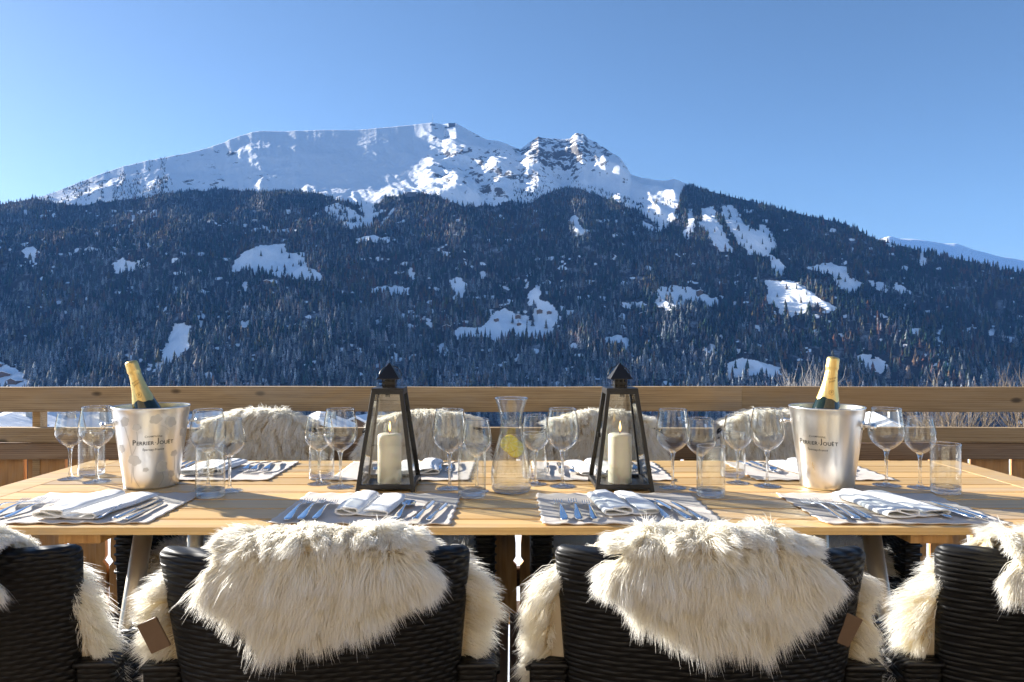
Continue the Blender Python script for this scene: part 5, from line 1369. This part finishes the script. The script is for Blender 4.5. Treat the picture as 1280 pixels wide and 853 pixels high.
def bottle(base, tilt_axis_dir, tilt, label, ph):
    """base: point of the bottle foot; tilts away from upright by `tilt` towards direction tilt_axis_dir"""
    e = empty('champagne_bottle', base, 0, label, 'bottle', 'champagne bottles in the buckets')
    q = Vector((0, 0, 1)).rotation_difference(Vector((math.cos(tilt_axis_dir)*math.sin(tilt), math.sin(tilt_axis_dir)*math.sin(tilt), math.cos(tilt))))
    e.rotation_mode = 'QUATERNION'; e.rotation_quaternion = q
    body = [(0.0003, 0.004), (0.034, 0.0), (0.0435, 0.006), (0.0440, 0.02), (0.0440, 0.120), (0.0420, 0.135), (0.0385, 0.150), (0.0335, 0.167), (0.0285, 0.185), (0.0238, 0.205), (0.0200, 0.225), (0.0174, 0.245), (0.0160, 0.262)]
    m = MB(); m.lathe(body+[(0.0003, 0.262)], 40); m.build('glass_body', M['bottle'], e)
    m = MB(); n_ = 64; vs = []; fs = []
    lv = [(0.0, 0.0), (0.10, 0), (0.25, 0), (0.4, 0), (0.55, 0), (0.7, 0), (0.85, 0), (1.0, 0)]
    zt = 0.292
    prof = [(0.0, None)]+[(z, None) for z in (0.19, 0.2, 0.21, 0.22, 0.23, 0.24, 0.25, 0.258)]
    for j, z in enumerate([0.176, 0.185, 0.195, 0.205, 0.215, 0.225, 0.235, 0.245, 0.253, 0.258, 0.262, 0.268, 0.272, 0.276, 0.288, 0.296, 0.3005, 0.302]):
        for k in range(n_):
            a_ = 2*math.pi*k/n_
            zz = z+(0.0045*math.sin(a_*3+ph)+0.002*math.sin(a_*7))*max(0, 1-j/3) if j < 3 else z
            r = np.interp(zz, [0.165, 0.185, 0.205, 0.225, 0.245, 0.256, 0.262, 0.266, 0.272, 0.277, 0.288, 0.296, 0.3005, 0.302], [0.0346, 0.0291, 0.0244, 0.0206, 0.0180, 0.0169, 0.0167, 0.0182, 0.0186, 0.0176, 0.0178, 0.0172, 0.0140, 0.004])
            r = r+0.00035*math.sin(a_*9+z*300)+0.0003*math.sin(a_*17+z*120)
            vs.append((r*math.cos(a_), r*math.sin(a_), zz))
    for j in range(17):
        for k in range(n_): fs.append((j*n_+k, j*n_+(k+1) % n_, (j+1)*n_+(k+1) % n_, (j+1)*n_+k))
    fs.append(tuple(17*n_+k for k in range(n_)))
    m.add(vs, fs, True); fo_ = m.build('gold_foil', M['foil'], e)
    # small oval seal and words pressed into the foil, facing the terrace
    def rfoil(z): return float(np.interp(z, [0.165, 0.185, 0.205, 0.225, 0.245, 0.256], [0.0346, 0.0291, 0.0244, 0.0206, 0.0180, 0.0169]))+0.0010
    Vt, Ft = [], []
    ang = -math.pi/2+(0.25 if ph < 1 else -0.15)
    def put(V, Fx, z0, rot=0.0):
        b0 = len(Vt)
        for v in V:
            x_ = v.x*math.cos(rot)-v.y*math.sin(rot); y_ = v.x*math.sin(rot)+v.y*math.cos(rot); z = z0+y_; r = rfoil(z); a_ = ang+x_/r
            Vt.append((r*math.cos(a_), r*math.sin(a_), z))
        Ft.extend([tuple(b0+i for i in f) for f in Fx])
    V, Fx = text_mesh('P', 0.010); V, Fx = refine(V, Fx, 0.003); put(V, Fx, 0.196)
    ringv = [Vector(((0.0068+q)*math.cos(a_), (0.0068+q)*math.sin(a_), 0)) for a_ in np.linspace(0, 2*math.pi, 25)[:-1] for q in (0, 0.0006)]
    put(ringv, [(2*i, 2*i+1, (2*i+3) % 48, (2*i+2) % 48) for i in range(24)], 0.196)
    V, Fx = text_mesh('Perrier', 0.0085); V, Fx = refine(V, Fx, 0.003); put(V, Fx, 0.238, 0.35)
    V, Fx = text_mesh('Jouët', 0.0085); V, Fx = refine(V, Fx, 0.003); put(V, Fx, 0.230, 0.35)
    mesh_obj('foil_lettering', Vt, Ft, M['foil_print'], fo_)
    return e
bxl, byl = -1.075, 2.10; bxr, byr = 0.932, 2.085
bucket(bxl, byl, math.atan2(-byl, -bxl)+0.06, 'steel champagne bucket etched with flowers at the left end of the table', True)
bucket(bxr, byr, math.atan2(-byr, -bxr)-0.27, 'plain brushed steel champagne bucket at the right end of the table', False)
def tilt_to(base, top):
    d_ = Vector(top)-Vector(base); return math.atan2(d_.y, d_.x), math.atan2(math.hypot(d_.x, d_.y), d_.z)
# the neck passes through two sighted points
def bottle_at(px_t, py_t, px_m, py_m, Y_, label, ph):
    top = Vector(((px_t-CX)*Y_/F, Y_, CAMZ-(py_t-CY)*Y_/F)); mid = Vector(((px_m-CX)*Y_/F, Y_+0.005, CAMZ-(py_m-CY)*Y_/F))
    ax = (top-mid).normalized(); base = top-ax*0.302
    a_, t_ = tilt_to(base, top); return bottle(tuple(base), a_, t_, label, ph)
bottle_at(163.5, 451.5, 182.0, 513, byl+0.01, 'champagne bottle with gold foil neck leaning left in the flower-etched bucket', 0.3)
bottle_at(1042.0, 446, 1034.0, 512, byr+0.01, 'champagne bottle with gold foil neck leaning right in the plain bucket', 1.9)
# ============================================================ LIGHT, AIR, CAMERA
SUN_AZ, SUN_EL = R(-58), R(18)
w = bpy.data.worlds.new('World'); S.world = w; w.use_nodes = True
nt = w.node_tree; nt.nodes.clear()
sky = nt.nodes.new('ShaderNodeTexSky'); sky.sky_type = 'NISHITA'; sky.sun_disc = False
sky.sun_elevation = SUN_EL; sky.sun_rotation = SUN_AZ; sky.altitude = 1200; sky.air_density = 1.0; sky.dust_density = 0.4; sky.ozone_density = 3.0
bg = nt.nodes.new('ShaderNodeBackground'); bg.inputs[1].default_value = 0.051
wo = nt.nodes.new('ShaderNodeOutputWorld'); nt.links.new(sky.outputs[0], bg.inputs[0]); nt.links.new(bg.outputs[0], wo.inputs[0])
sl = bpy.data.lights.new('sun', 'SUN'); sl.energy = 5.0; sl.angle = R(0.5); sl.color = (1.0, 0.95, 0.87)
so = bpy.data.objects.new('sun', sl); COL.objects.link(so)
sd = Vector((math.sin(SUN_AZ)*math.cos(SUN_EL), math.cos(SUN_AZ)*math.cos(SUN_EL), math.sin(SUN_EL)))
so.rotation_euler = sd.to_track_quat('Z', 'Y').to_euler(); so.location = (-10, 6, 8)

HAZE = 0.5e-4
if HAZE:
    m, nt2, out = newmat('mountain_air')
    v = N(nt2, 'ShaderNodeVolumePrincipled', inp={'Density': HAZE, 'Anisotropy': 0.0}); v.inputs['Color'].default_value = (0.13, 0.38, 1.0, 1)
    L(nt2, v.outputs[0], out.inputs['Volume'])
    x0, x1, y0, y1, z0, z1 = -4600, 9000, -2600, 8200, -1150, 1130
    hb = MB(); hb.box(((x0+x1)/2, (y0+y1)/2, (z0+z1)/2), (x1-x0, y1-y0, z1-z0)); h = hb.build('haze', m)
    tag(h, label='thin blue mountain air filling the valley', cat='haze', kind='stuff')

cam = bpy.data.cameras.new('camera'); cam.sensor_width = 36; cam.lens = F/1280*36; cam.clip_start = 0.05; cam.clip_end = 30000
co = bpy.data.objects.new('camera', cam); co.location = (0, 0, CAMZ); co.rotation_euler = (R(90), 0, 0); COL.objects.link(co); S.camera = co
S.view_settings.view_transform = 'Standard'; S.view_settings.look = 'None'; S.view_settings.gamma = 1; S.view_settings.use_curve_mapping = False
S.view_settings.exposure = 1.75
c = S.cycles; S.render.engine = 'CYCLES'
c.max_bounces = 16; c.diffuse_bounces = 9; c.glossy_bounces = 4; c.transmission_bounces = 8; c.transparent_max_bounces = 40; c.volume_bounces = 0
c.caustics_reflective = False; c.caustics_refractive = False; c.sample_clamp_indirect = 4.0; c.blur_glossy = 0.5
c.use_denoising = True; c.denoiser = 'OPENIMAGEDENOISE'
try: c.use_adaptive_sampling = True; c.adaptive_threshold = 0.012
except Exception: pass
